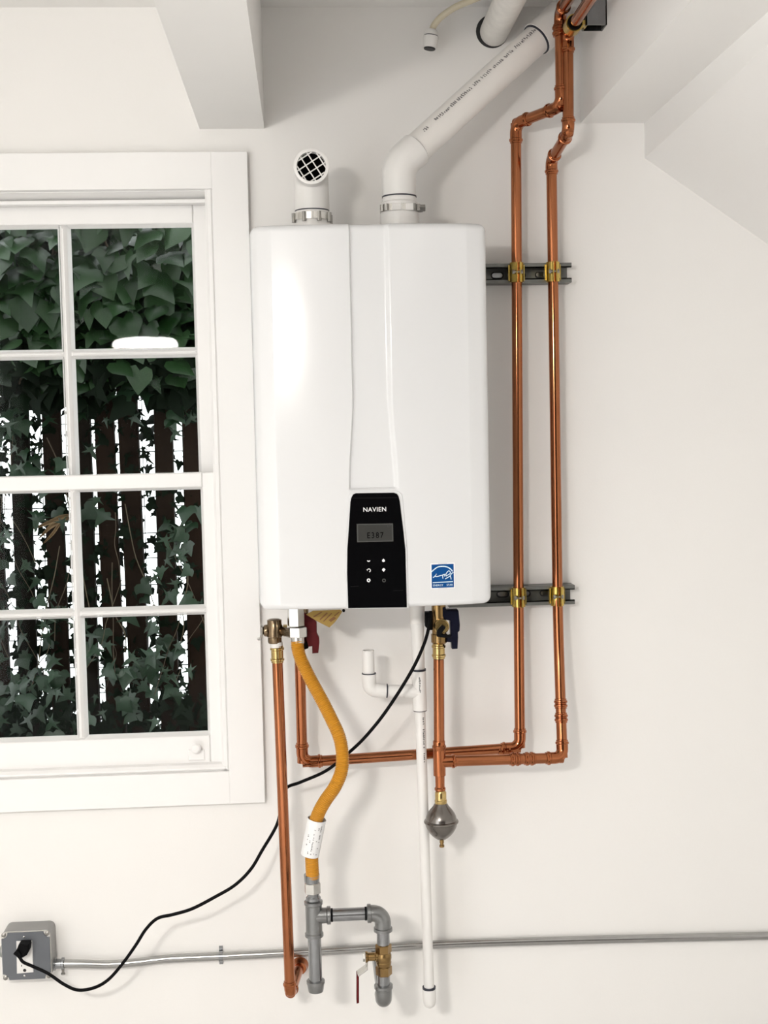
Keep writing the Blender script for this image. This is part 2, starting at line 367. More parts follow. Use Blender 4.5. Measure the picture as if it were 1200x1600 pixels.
# ================================================================== OUTSIDE
b = B().box((-3, TH, .30), (1.6, 1.15, .50)); tag(b.build('ground_outside', M['ground']), 'dark soil strip between the window and the fence', 'ground', kind='structure')
FY = .78
fx = [W(c, 950, -FY).x for c in (40, 88, 131, 174.5, 217, 260, 302)]
step = (fx[-1]-fx[0])/6
fx = [fx[0]-step*i for i in range(9, 0, -1)] + fx + [fx[-1]+step*i for i in range(1, 8)]
fence = thing('wooden_fence', (fx[0], FY, .5), 'weathered dark paling fence overgrown with ivy outside the window', 'fence')
ftop = W(200, 470, -FY).z; fw_ = 29/(F/(DIST+FY))
pm = B().bbox((-fw_/2, 0, 0), (fw_/2, .018, ftop-.45), .003).mesh('picket', Vector())
pm.materials.append(M['picket'])
for x in fx:
    o = bpy.data.objects.new('picket', pm); COL.objects.link(o); o.parent = fence
    o.location = (x-fx[0]+random.uniform(-.004, .004), random.uniform(-.006, .006), -.05+random.uniform(-.02, .02))
    o.rotation_euler = (0, R(random.uniform(-.7, .7)), R(random.uniform(-6, 6))); o.scale = (random.uniform(.86, 1.12), 1, 1)
for zc in (ftop-.12, .60):
    B().box((fx[0]-.05, FY+.02, zc-.035), (fx[-1]+.05, FY+.06, zc+.035)).build('fence_rail', M['picket'], fence)
b = B()
for i in range(16):
    z = .62+i*.075; b.sweep([(fx[0], FY+.075, z), (fx[-1], FY+.075, z+random.uniform(-.01, .01))], .0016, 5)
for i in range(28):
    x = fx[0]+i*.0555; b.sweep([(x, FY+.075, .5), (x+random.uniform(-.01, .01), FY+.075, ftop)], .0012, 5)
tag(b.build('wire_mesh', M['wire'], fence), kind='stuff')

def leaf_geo(half, fold=.10, curl=.12):
    """ivy leaf in its own plane: x across, y along (tip at -y), z towards the viewer"""
    out = [half[0]] + half[1:-1] + [half[-1]] + [(-x, y) for x, y in half[1:-1]][::-1]
    cz = lambda x, y: -fold*abs(x)*1.2 - curl*(y*y)
    vs = [(0, .02, .02)] + [(x, y, cz(x, y)) for x, y in out]
    n = len(out); return vs, [[0, 1+(i+1) % n, 1+i] for i in range(n)]
HB = [(0, .30), (.16, .43), (.36, .42), (.50, .26), (.60, .06), (.40, -.02), (.26, -.22), (.12, -.46), (0, -.66)]
HC = [(0, .26), (.20, .44), (.44, .36), (.52, .16), (.50, -.02), (.36, -.20), (.18, -.42), (0, -.62)]
HD = [(0, .22), (.18, .40), (.30, .30), (.34, .16), (.70, .22), (.40, .0), (.26, -.10), (.14, -.42), (0, -.74)]
HS = [(0, .10), (.10, .12), (.30, .34), (.22, .06), (.26, .0), (.66, .02), (.28, -.12), (.12, -.16), (.14, -.44), (0, -.82)]
HT = [(0, .08), (.08, .10), (.20, .20), (.18, .0), (.50, -.22), (.16, -.14), (.11, -.34), (0, -.86)]
def leaf_mesh(name, half, mt, **k):
    vs, fs = leaf_geo(half, **k); me = bpy.data.meshes.new(name); me.from_pydata(vs, [], fs)
    me.polygons.foreach_set('use_smooth', [True]*len(me.polygons)); me.materials.append(mt); me.update(); return me
LB = [leaf_mesh('ivy_leaf', h, M['leaf'], fold=f, curl=c) for h, f, c in ((HB, .10, .2), (HC, .16, .15), (HD, .08, .25), (HC, .05, .3))]
LSs = [leaf_mesh('ivy_leaf_narrow', h, M['leafs'], fold=f, curl=c) for h, f, c in ((HS, .10, .3), (HT, .15, .2), (HD, .10, .3), (HB, .12, .2))]
def leaf_matrix(p, size, nx, nz, spin):
    n = Vector((nx, -1, nz)).normalized(); u = Vector((0, 0, 1)); u = (u - n*u.dot(n)).normalized(); x = u.cross(n)
    c, s = math.cos(spin), math.sin(spin); x, u = x*c+u*s, u*c-x*s
    return Matrix(((x.x*size, u.x*size, n.x*size, p.x), (x.y*size, u.y*size, n.y*size, p.y), (x.z*size, u.z*size, n.z*size, p.z), (0, 0, 0, 1)))
def leaf_obj(parent, me, p, size, nx, nz, spin):
    o = bpy.data.objects.new('leaf', me); COL.objects.link(o); o.parent = parent
    o.matrix_local = Matrix.Translation(-WL[parent.name]) @ leaf_matrix(p, size, nx, nz, spin)
def leaf_stuff(b, half, p, size, nx, nz, spin):
    vs, fs = leaf_geo(half, .1, .2); mx = leaf_matrix(p, size, nx, nz, spin); b.add([mx @ Vector(v) for v in vs], fs)
rnd = random.Random(11)
# hanging curtain of broad ivy over the top of the fence
ivt = thing('ivy', W(150, 560, -.6), 'broad-leaved green ivy hanging over the fence top, seen through the upper panes', 'ivy')
rows = []
for j in range(14):
    py = 318+j*21
    for i in range(21):
        px = -70+i*21+(10 if j % 2 else 0)+rnd.uniform(-8, 8)
        rows.append((px, py+rnd.uniform(-9, 9), j))
rnd.shuffle(rows); cnt = 0
for px, py, j in rows:
    dens = 1 if py < 545 else max(.15, 1-(py-545)/100)
    if rnd.random() > dens or cnt >= 298: continue
    y = .44 + (py-318)*.00055 + rnd.uniform(-.05, .05)
    sz = rnd.uniform(.052, .088)*(1 if py < 520 else .85)
    leaf_obj(ivt, rnd.choice(LB), W(px, py, -y), sz, rnd.uniform(-.8, .8), rnd.choice((rnd.uniform(-.2, .5), rnd.uniform(.4, 1.7))), rnd.uniform(-.7, .7)); cnt += 1
b = B()
for k in range(2600):
    px = rnd.uniform(-220, 430); py = rnd.uniform(290, 640)
    if py > 540 and rnd.random() < (py-540)/110: continue
    leaf_stuff(b, rnd.choice((HB, HC, HD)), W(px, py, -rnd.uniform(.56, .76)), rnd.uniform(.05, .085), rnd.uniform(-.9, .9), rnd.uniform(-.3, .9), rnd.uniform(-.9, .9))
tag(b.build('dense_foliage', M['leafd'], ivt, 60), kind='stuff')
b = B()
for k in range(26):
    px = rnd.uniform(-60, 350); pts = []
    for i in range(7):
        pts.append(W(px+rnd.uniform(-12, 12), 300+i*50, -(.50+.03*i)))
    b.sweep(spline(pts, 4), .003, 6)
b.build('stem', M['stem'], ivt)
# narrow-leaved ivy climbing the palings
ivc = thing('ivy', W(150, 1150, -.7), 'narrow-leaved dark ivy climbing the fence palings, seen through the lower panes', 'ivy')
cnt = 0; clusters = []
for k in range(46):
    px = rnd.uniform(-60, 330); py = rnd.uniform(580, 1150)
    if rnd.random() < .35: py = rnd.uniform(960, 1150)
    if rnd.random() < .30: px = rnd.uniform(-50, 100)
    clusters.append((px, py))
for px, py in clusters:
    for i in range(rnd.randint(4, 7)):
        if cnt >= 292: break
        q = W(px+rnd.gauss(0, 20), py+rnd.gauss(0, 22), -(.70+rnd.uniform(-.10, .05)))
        leaf_obj(ivc, rnd.choice(LSs), q, rnd.uniform(.030, .058), rnd.uniform(-.7, .7), rnd.uniform(-.1, .9), rnd.uniform(-1.0, 1.0)); cnt += 1
b = B()
for k in range(3000):
    px = rnd.uniform(-200, 420); py = rnd.uniform(560, 1190)
    keep = .62
    if py < 650: keep = .95-(py-560)/90*.35
    if py > 1040: keep = .62+(py-1040)/90*.5
    if px < 110: keep = min(1, keep*1.25)
    if rnd.random() > keep: continue
    leaf_stuff(b, rnd.choice((HS, HT, HD, HB)), W(px, py, -rnd.uniform(.72, .86)), rnd.uniform(.018, .042), rnd.uniform(-1.2, 1.2), rnd.uniform(-.6, .9), rnd.uniform(-1.4, 1.4))
for k in range(1100):
    px = rnd.uniform(-200, 420); py = rnd.uniform(1095, 1230)
    leaf_stuff(b, rnd.choice((HS, HT, HD, HB)), W(px, py, -rnd.uniform(.70, .95)), rnd.uniform(.025, .06), rnd.uniform(-1.2, 1.2), rnd.uniform(-.2, .9), rnd.uniform(-1.4, 1.4))
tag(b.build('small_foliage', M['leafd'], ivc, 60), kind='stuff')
for k in range(22):
    px = rnd.uniform(-30, 325); py = rnd.uniform(780, 1140); a = rnd.uniform(-.5, .5); ln = rnd.uniform(70, 190)
    pts = [W(px+a*ln*t/4+rnd.uniform(-5, 5), py-ln*t/4, -(.69+rnd.uniform(-.02, .02))) for t in range(5)]
    B().sweep(spline(pts, 4), rnd.uniform(.0008, .0016), 6).build('stem', M['twig'] if k % 3 == 0 else M['stem'], ivc)
for (xa, ya), (xm, ym), wd in (((60, 842), (80, 822), .008), ((66, 851), (84, 832), .007), ((52, 826), (80, 815), .007)):
    P_ = spline([W(xa, ya, -.65), W(xm, ym, -.655), W(96, 808+(ya-826)*.3, -.66), W(112, 803+(ya-826)*.25, -.665)], 5); n_p = len(P_); vs = []; fs = []
    for i, p in enumerate(P_):
        h = wd*math.sin(math.pi*(.06+.90*i/(n_p-1))); vs += [p+Vector((0, -.003, h)), p+Vector((0, .003, 0)), p+Vector((0, -.003, -h))]
    for i in range(n_p-1):
        for k in (0, 1): fs.append([3*i+k, 3*i+k+1, 3*i+k+4, 3*i+k+3])
    B().add(vs, fs).build('dry_leaf', M['dryleaf'], ivc)

# ================================================================== WATER HEATER
HD_ = .336
hx0 = W(397, 650, .30).x; hx1 = W(763.5, 650, .30).x
hz1 = (W(390, 352, .325).z + W(758, 347, .325).z)/2; hz0 = (W(410, 953, .325).z + W(767, 946, .325).z)/2
heater = thing('water_heater', ((hx0+hx1)/2, 0, hz0), 'white wall-hung tankless water heater with black control panel', 'water heater')
B().box((hx0+.006, -.29, hz0+.004), (hx1-.006, -.02, hz1-.004)).build('case', M['case'], heater)
B().box((hx0+.06, -.02, hz0+.02), (hx1-.06, -.0, hz0+.06)).box((hx0+.06, -.02, hz1-.06), (hx1-.06, 0, hz1-.02)).build('mounting_bracket', M['steel'], heater)
HWd = hx1-hx0
zp = W(590, 765, HD_).z                    # top of the control panel zone
eL0 = (W(545, 400, HD_).x + W(551.5, 650, HD_).x)/2 - hx0; eR0 = (W(608.5, 400, HD_).x + W(614, 620, HD_).x)/2 - hx0
def smooth(t): t = max(0, min(1, t)); return t*t*(3-2*t)
z_fl = W(580, 610, HD_).z
def edges(z):
    f = smooth((z_fl-z)/(z_fl-zp))*1.0
    return eL0 - .010*f, eR0 + .009*f
def drop_side(t):
    """t = distance from the side edge"""
    P = [(0, .046), (.0015, .034), (.005, .026), (.010, .0215), (.038, .0112)]
    if t >= .19: return 0.0
    if t >= .040: return .467*(.19-t)**2
    for (a, da), (c, dc) in zip(P, P[1:]+[(.040, .467*.15**2)]):
        if t <= c: return da+(dc-da)*(t-a)/(c-a)
    return .0105
def vdrop(t, r=.012): return 0 if t >= r else (r-math.sqrt(max(0, r*r-(r-t)**2)))
left = [0, .0007, .0015, .003, .005, .0075, .010, .016, .024, .031, .036, .0375, .039, .040, .042, .047, .055, .065, .08, .095, .11, .13, .15]
tops = [0, .0006, .0015, .003, .005, .0075, .010, .012, .016, .022]
H_ = hz1-hz0
zs = [hz1-t for t in tops]; zl = [hz0+t for t in tops][::-1]
n_ = 90; mid = [zs[-1]+(zl[0]-zs[-1])*(i+1)/(n_+1) for i in range(n_)]
mid += [zp+.004, zp+.002, zp, zp-.002, zp-.004]
zs = sorted(set(zs+mid+zl), reverse=True)
vs = []; ncol = None
for z in zs:
    eL, eR = edges(z)
    rc = .020; tv = min(hz1-z, z-hz0)
    ins = rc-math.sqrt(max(0, rc*rc-(rc-tv)**2)) if tv < rc else 0
    cols = [t for t in left if t < eL-.006] + [eL-.004, eL-.002, eL, eL+.0015, eL+.003]
    cols += [eL+.003+(eR-.0105-eL-.003)*i/6 for i in range(1, 7)] + [eR-.0095, eR-.007, eR-.004, eR-.0015, eR-.0005, eR]
    rr = [HWd-t for t in left][::-1]; cols += [eR+.003, eR+.007] + [t for t in rr if t > eR+.012]
    depth = .007*smooth((z-zp)/.004)
    if ncol is None: ncol = len(cols)
    for t in cols:
        dr = drop_side(min(t, HWd-t)) + vdrop(tv)
        if eL < t < eR:
            if t < eL+.0031: k = (t-eL)/.003
            elif t > eR-.0106: k = (eR-t)/.0105
            else: k = 1
            dr += depth*smooth(k)
        x = hx0 + t
        x = max(hx0+ins, min(hx1-ins, x)) if ins else x
        vs.append((x, -(HD_-dr), z))
nr = len(zs); fs = []
assert len(vs) == ncol*nr
for i in range(nr-1):
    for j in range(ncol-1):
        fs.append([i*ncol+j, (i+1)*ncol+j, (i+1)*ncol+j+1, i*ncol+j+1])
loop = [j for j in range(ncol)] + [i*ncol+ncol-1 for i in range(1, nr)] + [(nr-1)*ncol+j for j in range(ncol-2, -1, -1)] + [i*ncol for i in range(nr-2, 0, -1)]
nb = len(vs)
for i in loop: vs.append((vs[i][0], -.27, vs[i][2]))
for a in range(len(loop)):
    c = (a+1) % len(loop); fs.append([loop[a], loop[c], nb+c, nb+a])
cover = B().add(vs, fs).build('front_cover', M['heater'], heater, 50)
# control panel
def pxpoly(pts, d, ox=0, oy=0, sx=1, sy=1): return [(lambda p: (p.x, p.z))(W(ox+x*sx, oy+y*sy, d)) for x, y in pts]
PO = [(196, 167), (520, 163), (545, 172), (560, 195), (570, 235), (600, 480), (617, 640), (623, 850), (631, 1139), (131, 1146), (122, 850), (124, 640), (137, 450), (150, 240), (158, 205), (172, 178)]
BO = [(160, 150), (175, 146), (530, 142), (560, 150), (590, 176), (600, 240), (618, 470), (634, 640), (640, 850), (646, 1146), (116, 1152), (106, 850), (108, 640), (118, 450), (130, 240), (134, 184)]
sc = 220/1200
dp = HD_+.001
b = B().prism(pxpoly(BO, dp, 520, 740, sc, sc), HD_-.006, HD_+.0015, .001); b.build('panel_bezel', M['heater'], heater)
pn = B().prism(pxpoly(PO, dp, 520, 740, sc, sc), HD_-.004, HD_+.0035, .0008).build('control_panel', M['panel'], heater)
DF = HD_+.0037
def flat(b, pts, d=DF, t=.0002): return b.prism(pts, d, d+t)
for (x0, x1, y) in ((152, 222, 962), (515, 600, 996), (165, 560, 207)):
    flat(B(), pxpoly([(x0, y), (x1, y-3), (x1, y+1), (x0, y+4)], DF, 520, 740, sc, sc)).build('seam_line', M['seam'], pn)
def put_text(txt, x0, y0, x1, y1, d, mt, parent, name, bold=0.0):
    c = W((x0+x1)/2, (y0+y1)/2, d); wx = abs(x1-x0)/S(d); hz = abs(y1-y0)/S(d)
    vs2, fs2 = text_mesh(txt, wx, hz, bold)
    b = B().add([(c.x+x, c.y, c.z+z) for x, z in vs2], fs2)
    return (onto(b) if 'sticker' in name else b).build(name, mt, parent)
put_text('NAVIEN', 567.6, 799.4, 603.4, 792.4, DF+.0002, M['white'], pn, 'lettering', .004)
ds = B(); flat(ds, pxpoly([(557.3, 818.6), (614, 817.8), (614.6, 846), (558, 847.2)], DF), DF, .0003); lcd = ds.build('display', M['lcdf'], pn)
ds = B(); flat(ds, pxpoly([(559.2, 820.2), (612.2, 819.6), (612.8, 844.4), (559.8, 845.4)], DF), DF+.0003, .0002); ds.build('display_screen', M['lcd'], pn)
put_text('E387', 573.8, 841, 599.4, 831.6, DF+.0007, M['panel'], pn, 'display_digits', .01)
b = B(); flat(b, pxpoly([(604.5, 821.6), (606.5, 820.6), (606.5, 823.6)], DF), DF+.0006); flat(b, pxpoly([(608, 820.6), (611, 820.6), (611, 821.6), (608, 821.6)], DF), DF+.0006); b.build('display_mark', M['ink'], pn)
def ring(cx, cy, r0, r1, a0=0, a1=360, n=18):
    p = [(cx+r1*math.cos(R(a0+(a1-a0)*i/n)), cy+r1*math.sin(R(a0+(a1-a0)*i/n))) for i in range(n+1)]
    q = [(cx+r0*math.cos(R(a0+(a1-a0)*i/n)), cy+r0*math.sin(R(a0+(a1-a0)*i/n))) for i in range(n+1)]
    return p, q
def ringmesh(b, *a, d=DF+.0002):
    p, q = ring(*a); n = len(p); P = [W(x, y, d) for x, y in p+q]
    b.add(P, [[i, i+1, n+i+1, n+i] for i in range(n-1)]); return b
def disc(b, pts, d=DF+.0002): return b.add([W(x, y, d) for x, y in pts], [list(range(len(pts)))])
icons = [(576, 875.4), (576.4, 891.3), (576, 906.7), (599.2, 875.8), (599.6, 890.6), (600, 907)]
for i, (x, y) in enumerate(icons):
    b = B()
    if i == 0: ringmesh(b, x, y, 1.0, 2.6, 10, 175)
    if i == 1: ringmesh(b, x, y, 1.7, 3.0, -170, 75); disc(b, [(x-3.6, y-1.8), (x-1.2, y-1.6), (x-2.4, y+1.0)])
    if i == 2: ringmesh(b, x, y, 1.2, 2.9); disc(b, [(x-.4, y+2.4), (x+1.6, y+2), (x+.4, y+3.8)])
    if i == 3: disc(b, [(x, y-3), (x+2.2, y-.6), (x+2, y+1.6), (x, y+2.4), (x-2, y+1.6), (x-2.2, y-.6)])
    if i == 4: disc(b, [(x, y+3), (x-2.6, y+.2), (x-2.2, y-1.8), (x, y-2.8), (x+2.8, y-1)])
    if i == 5: ringmesh(b, x, y, 1.6, 2.9)
    b.build('button_icon', M['white'] if i != 5 else M['lcdf'], pn)
# blue sticker
k_ = 70/1200; DS = HD_-.0015
spx = lambda pts: [(660+x*k_, 860+y*k_) for x, y in pts]
fl = lambda pts, d: [(lambda p: (p.x, p.z))(W(x, y, d)) for x, y in spx(pts)]
tS = min(W(691, 900, HD_).x-hx0, hx1-W(691, 900, HD_).x); dS0 = HD_-drop_side(tS-.025)+.0004; dS1 = dS0
surf = lambda x: HD_-drop_side(min(x-hx0, hx1-x))
def onto(b):
    for v in b.v: v.y += dS0-surf(v.x)-.0002
    return b
dS0 = surf(W(691, 900, HD_-.008).x)
st = onto(B().prism(fl([(212, 345), (868, 330), (878, 1012), (222, 1030)], dS0), dS0-.001, dS0)).build('efficiency_sticker', M['white'], heater)
onto(B().prism(fl([(240, 378), (838, 362), (848, 990), (250, 1004)], dS0), dS0-.001, dS0+.0003)).build('sticker_field', M['blue'], st)
def ribbon(b, pts, wd, d):
    P = [W(x, y, d) for x, y in spx(pts)]; vs = []
    for i, p in enumerate(P):
        t = (P[min(i+1, len(P)-1)]-P[max(i-1, 0)]).normalized(); nn = Vector((-t.z, 0, t.x))*(wd*k_/S(d)/2); vs += [p+nn, p-nn]
    return b.add(vs, [[2*i, 2*i+2, 2*i+3, 2*i+1] for i in range(len(P)-1)])
dT = dS0+.0006; b = B()
sp2 = lambda pts: [(v.x, v.y) for v in spline([(x, y, 0) for x, y in pts], 5)]
ribbon(b, sp2([(236, 575), (300, 520), (380, 460), (460, 432), (540, 426), (620, 434), (700, 462), (770, 515), (810, 566)]), 30, dT)
ribbon(b, sp2([(285, 728), (330, 690), (368, 640), (372, 630), (352, 670), (360, 700), (420, 692), (480, 674), (530, 664), (560, 648), (610, 640)]), 24, dT)
ribbon(b, sp2([(550, 755), (545, 700), (552, 662), (590, 650), (600, 680), (598, 700)]), 24, dT)
ribbon(b, sp2([(640, 690), (632, 640), (660, 590), (708, 548), (750, 585), (735, 630), (690, 655), (640, 690)]), 22, dT)
ribbon(b, sp2([(610, 765), (650, 742), (700, 715), (740, 690), (760, 720), (772, 780)]), 24, dT)
ribbon(b, sp2([(748, 690), (770, 640), (800, 610), (835, 590)]), 22, dT)
ribbon(b, [(275, 862), (820, 838)], 24, dT)
onto(b).build('sticker_emblem', M['pale'], st)
c0 = spx([(285, 960), (560, 905)]); put_text('ENERGY', c0[0][0], c0[0][1], c0[1][0], c0[1][1], dT, M['pale'], st, 'sticker_lettering', .01)
c0 = spx([(650, 950), (820, 897)]); put_text('STAR', c0[0][0], c0[0][1], c0[1][0], c0[1][1], dT, M['pale'], st, 'sticker_lettering', .01)
# small parts at the top and bottom edge
for px in (455, 692):
    p = W(px, 345, .24)
    b = B().lathe((p.x, p.y, hz1-.006), (0, 0, 1), [(0, .012), (.009, .012), (.0115, .009), (.012, .0)], 16); b.build('top_screw', M['screw'], heater)
p = W(616, 950, .30)
B().bbox((p.x-.014, -.305, hz0-.005), (p.x+.014, -.28, hz0+.004), .002).build('cover_latch', M['screw'], heater)
p = W(706, 950, .28); B().bbox((p.x-.010, -.30, hz0-.004), (p.x+.010, -.27, hz0+.004), .002).build('cover_latch', M['screw'], heater)

# ================================================================== VENTS
def glyphs(b, p0, p1, r, side, h, seed, dens=.75, cell=.0042, run=None):
    """illegible dot-printed marks along a pipe from p0 to p1; side = outward direction"""
    rg = random.Random(seed); a = (p1-p0); L = a.length; a.normalize(); s = (side-a*side.dot(a)).normalized(); t = a.cross(s)
    x = 0; gap = 0
    while x < L:
        if rg.random() < .10: x += cell*rg.uniform(1, 2.2); continue
        if rg.random() < dens:
            for k in range(rg.randint(3, 4)):
                u0 = x+rg.uniform(0, .45)*cell; u1 = u0+rg.uniform(.2, .55)*cell
                v0 = rg.uniform(-.5, .3)*h; v1 = v0+rg.uniform(.25, .7)*h; v1 = min(v1, .5*h)
                P = []
                for u, v in ((u0, v0), (u1, v0), (u1, v1), (u0, v1)):
                    g = v/r; P.append(p0+a*u+(s*math.cos(g)+t*math.sin(g))*(r+.0004))
                b.add(P, [[0, 1, 2, 3]])
        x += cell
    return b
# intake elbow on the left flue collar
dv = .19
pb = W(488, 345, dv); rv = .0302
zt = hz1-.01
z_el = W(487, 262, dv+.05).z
vent = thing('intake_elbow', (pb.x, pb.y, zt), 'white elbow vent with a round screened opening on the heater top', 'vent elbow')
b = B().lathe((pb.x, pb.y, zt), (0, 0, 1), [(0, .045), (.028, .045), (.029, .0345), (W(488, 331, dv).z-zt, .0335)], 32); b.build('collar', M['pvcw'], vent)
b = B().lathe((pb.x, pb.y, W(488, 345.5, dv).z), (0, 0, 1), [(0, .0345), (0, .0375), (.013, .0375), (.013, .0345)], 32, False); b.build('hose_clamp', M['nickel'], vent)
for g in (-70, -25, 20, 60, 110):
    c = Vector((pb.x+.0385*math.sin(R(g)), pb.y-.0385*math.cos(R(g)), W(488, 342, dv).z))
    B().lathe(c-Vector((0, 0, .009)), (0, 0, 1), [(0, .004), (.018, .004)], 8).build('clamp_screw', M['screw'], vent)
z1 = W(488, 331, dv).z
B().lathe((pb.x, pb.y, z1), (0, 0, 1), [(0, .0338), (.0022, .0338)], 32).build('joint_line', M['gasket'], vent)
# elbow body: socket up, turn to the room
re = .0342; cz = z_el; yf_ = pb.y-.062
path = [(pb.x, pb.y, z1+.0022), (pb.x, pb.y, z1+.03)]
Rb = .034
pth = [Vector(p) for p in path]
for i in range(0, 11):
    g = R(90*i/10); pth.append(Vector((pb.x, pb.y-Rb+Rb*math.cos(g), cz-Rb+Rb*math.sin(g))))
pth.append(Vector((pb.x, yf_, cz)))
rad = [re, re*1.0]+[re*.985]*11+[re]
bo = B(); bo.sweep(pth, rad, 32, caps=False, up=(1, 0, 0))
# rim and inner bore
bo.lathe((pb.x, yf_, cz), (0, -1, 0), [(0, re), (.0015, re*.985), (.002, re*.95), (.002, re*.82), (0, re*.81), (-.016, re*.80)], 32, False)
bo.build('elbow', M['pvcw'], vent)
B().lathe((pb.x, yf_+.015, cz), (0, -1, 0), [(0, re*.81), (.0005, re*.81)], 32).build('bore_shade_disc', M['void'], vent)  # black disc paints the shade inside the white elbow
b = B()
for ang in (32, -58):
    for k in (-1.5, -.5, .5, 1.5):
        ca, sa = math.cos(R(ang)), math.sin(R(ang)); off = k*.0150; half = math.sqrt(max(0, (re*.81)**2-off**2))
        c = Vector((pb.x-sa*off, yf_+.002, cz+ca*off)); dirv = Vector((ca, 0, sa))
        b.sweep([c-dirv*half, c+dirv*half], .0013, 6)
b.build('screen', M['pvcw'], vent)
# exhaust flue: collar, 45 degree elbow, long diagonal pipe
de = .19
eb = W(624.5, 345, de); ex = thing('exhaust_pipe', (eb.x, eb.y, zt), 'white flue pipe rising diagonally from the heater top to the ceiling', 'pipe')
b = B().lathe((eb.x, eb.y, zt), (0, 0, 1), [(0, .0385), (W(624, 334, de).z-zt, .0385), (W(624, 333, de).z-zt, .0372), (W(624, 318, de).z-zt, .0372), (W(624, 316, de).z-zt, .0340), (W(624, 309, de).z-zt, .0330)], 32); b.build('collar', M['pvcw'], ex)
zk = W(624, 333, de).z-.0185
B().lathe((eb.x, eb.y, zk+.0195), (0, 0, 1), [(0, .0374), (0, .0386), (.0125, .0386), (.0125, .0374)], 32, False).build('hose_clamp', M['nickel'], ex)
for g, rr_ in ((-62, .0386), (-45, .0386), (40, .0386), (60, .0400), (78, .041)):
    c = Vector((eb.x+rr_*math.sin(R(g)), eb.y-rr_*math.cos(R(g)), zk+.019)); B().lathe(c, (0, 0, 1), [(0, .0055), (.013, .0055)], 8).build('clamp_screw', M['screw'], ex)
c = Vector((eb.x+.041, eb.y-.018, zk+.025)); B().lathe(c-Vector((.004, 0, 0)), (1, 0, 0), [(0, .007), (.012, .007)], 6).build('clamp_screw', M['screw'], ex)
for g in (-12, 24):
    c0 = Vector((eb.x+.0385*math.sin(R(g)), eb.y-.0385*math.cos(R(g)), zk+.025)); B().bbox(c0-Vector((.009, .002, .007)), c0+Vector((.009, .003, .007)), .001).build('clamp_tab', M['pvcw'], ex)
ze = W(624, 309, de).z
B().lathe((eb.x, eb.y, ze), (0, 0, 1), [(0, .0342), (.0026, .0342)], 32).build('joint_line', M['gasket'], ex)
cb = W(625, 262, de); cb = Vector((eb.x, eb.y, W(627, 258, de).z))   # bend centre
far = W(838, 62, .10); dirp = (far-cb).normalized()
rE = .0338; rP = .0302
arc = [Vector((eb.x, eb.y, ze+.0026)), Vector((eb.x, eb.y, cb.z-.022))]
for i in range(1, 9):
    t = i/9; a0 = Vector((eb.x, eb.y, cb.z-.022)); a2 = cb+dirp*.022; arc.append((1-t)**2*a0+2*t*(1-t)*cb+t*t*a2)
pe = cb+dirp*.050
arc += [cb+dirp*.022, pe]
B().sweep(arc, [rE]*len(arc), 32).build('elbow', M['pvcw'], ex)
B().sweep([pe, pe+dirp*.0012], rE*.96, 32).build('joint_line', M['inkg'], ex)
pend = far + dirp*.002
B().sweep([pe-dirp*.01, pend], rP, 32).build('pipe', M['pvc'], ex)
B().sweep([pend-dirp*.003, pend+dirp*.002], rP*1.10, 32).build('joint_line', M['gasket'], ex)
ctop = pend+dirp*((ZC-pend.z)/dirp.z+.0)
kk = (ZC-.0-pend.z)/dirp.z
B().sweep([pend, pend+dirp*.075], [rE*1.04, rE*1.04], 32).build('coupling', M['pvc'], ex)
B().sweep([pend+dirp*.07, pend+dirp*(kk)], rP, 32).build('pipe', M['pvc'], ex)
sd = Vector((0, -1, .62)); 
gb = B(); glyphs(gb, cb+dirp*.075, pend-dirp*.006, rP, Vector((-.42, -1, .30)), .0085, 5, .97, .0048); gb.build('printing', M['inkg'], ex)
# second white pipe, straight out of the wall towards the room
vp_c = W(772, 50, 0)
wp = thing('wall_pipe', vp_c, 'scuffed white pipe coming straight out of the wall near the ceiling', 'pipe')
B().sweep([vp_c+Vector((0, .02, 0)), vp_c+Vector((0, -1.6, 0))], .0302, 32).build('pipe', M['pvcd'], wp)
B().lathe(vp_c+Vector((-.004, 0, .001)), (0, -1, 0), [(-.01, .0345), (.0012, .0345)], 32).build('wall_hole_gap', M['dark'], wp)
# cream flexible tube with white end fitting
ft = thing('flexible_tube', W(672, 70, .06), 'cream plastic tube ending in a white fitting below the ceiling', 'tube')
pts = [W(674.5, 52, .06), W(678, 40, .062), W(690, 26, .07), W(712, 11, .085), W(745, -3, .11), W(790, -22, .16), W(840, -45, .25)]
B().sweep(spline(pts, 8), .0068, 14).build('tube', M['tube'], ft)
c0 = W(674.5, 47, .06); c1 = W(671, 78, .06); ax = (c1-c0).normalized(); Lf = (c1-c0).length
B().lathe(c0, ax, [(0, .011), (.004, .0135), (.010, .0150), (.0115, .0150)], 20).build('collar', M['pvcw'], ft)
B().lathe(c0+ax*.0115, ax, [(0, .0146), (.002, .0146)], 20).build('joint_line', M['gasket'], ft)
B().lathe(c0+ax*.0135, ax, [(0, .0160), (Lf-.017, .0150)], 20).build('fitting', M['pvcw'], ft)
B().lathe(c0+ax*(Lf-.004), ax, [(0, .0120), (.003, .0115)], 20).build('end_cap', M['dark'], ft)

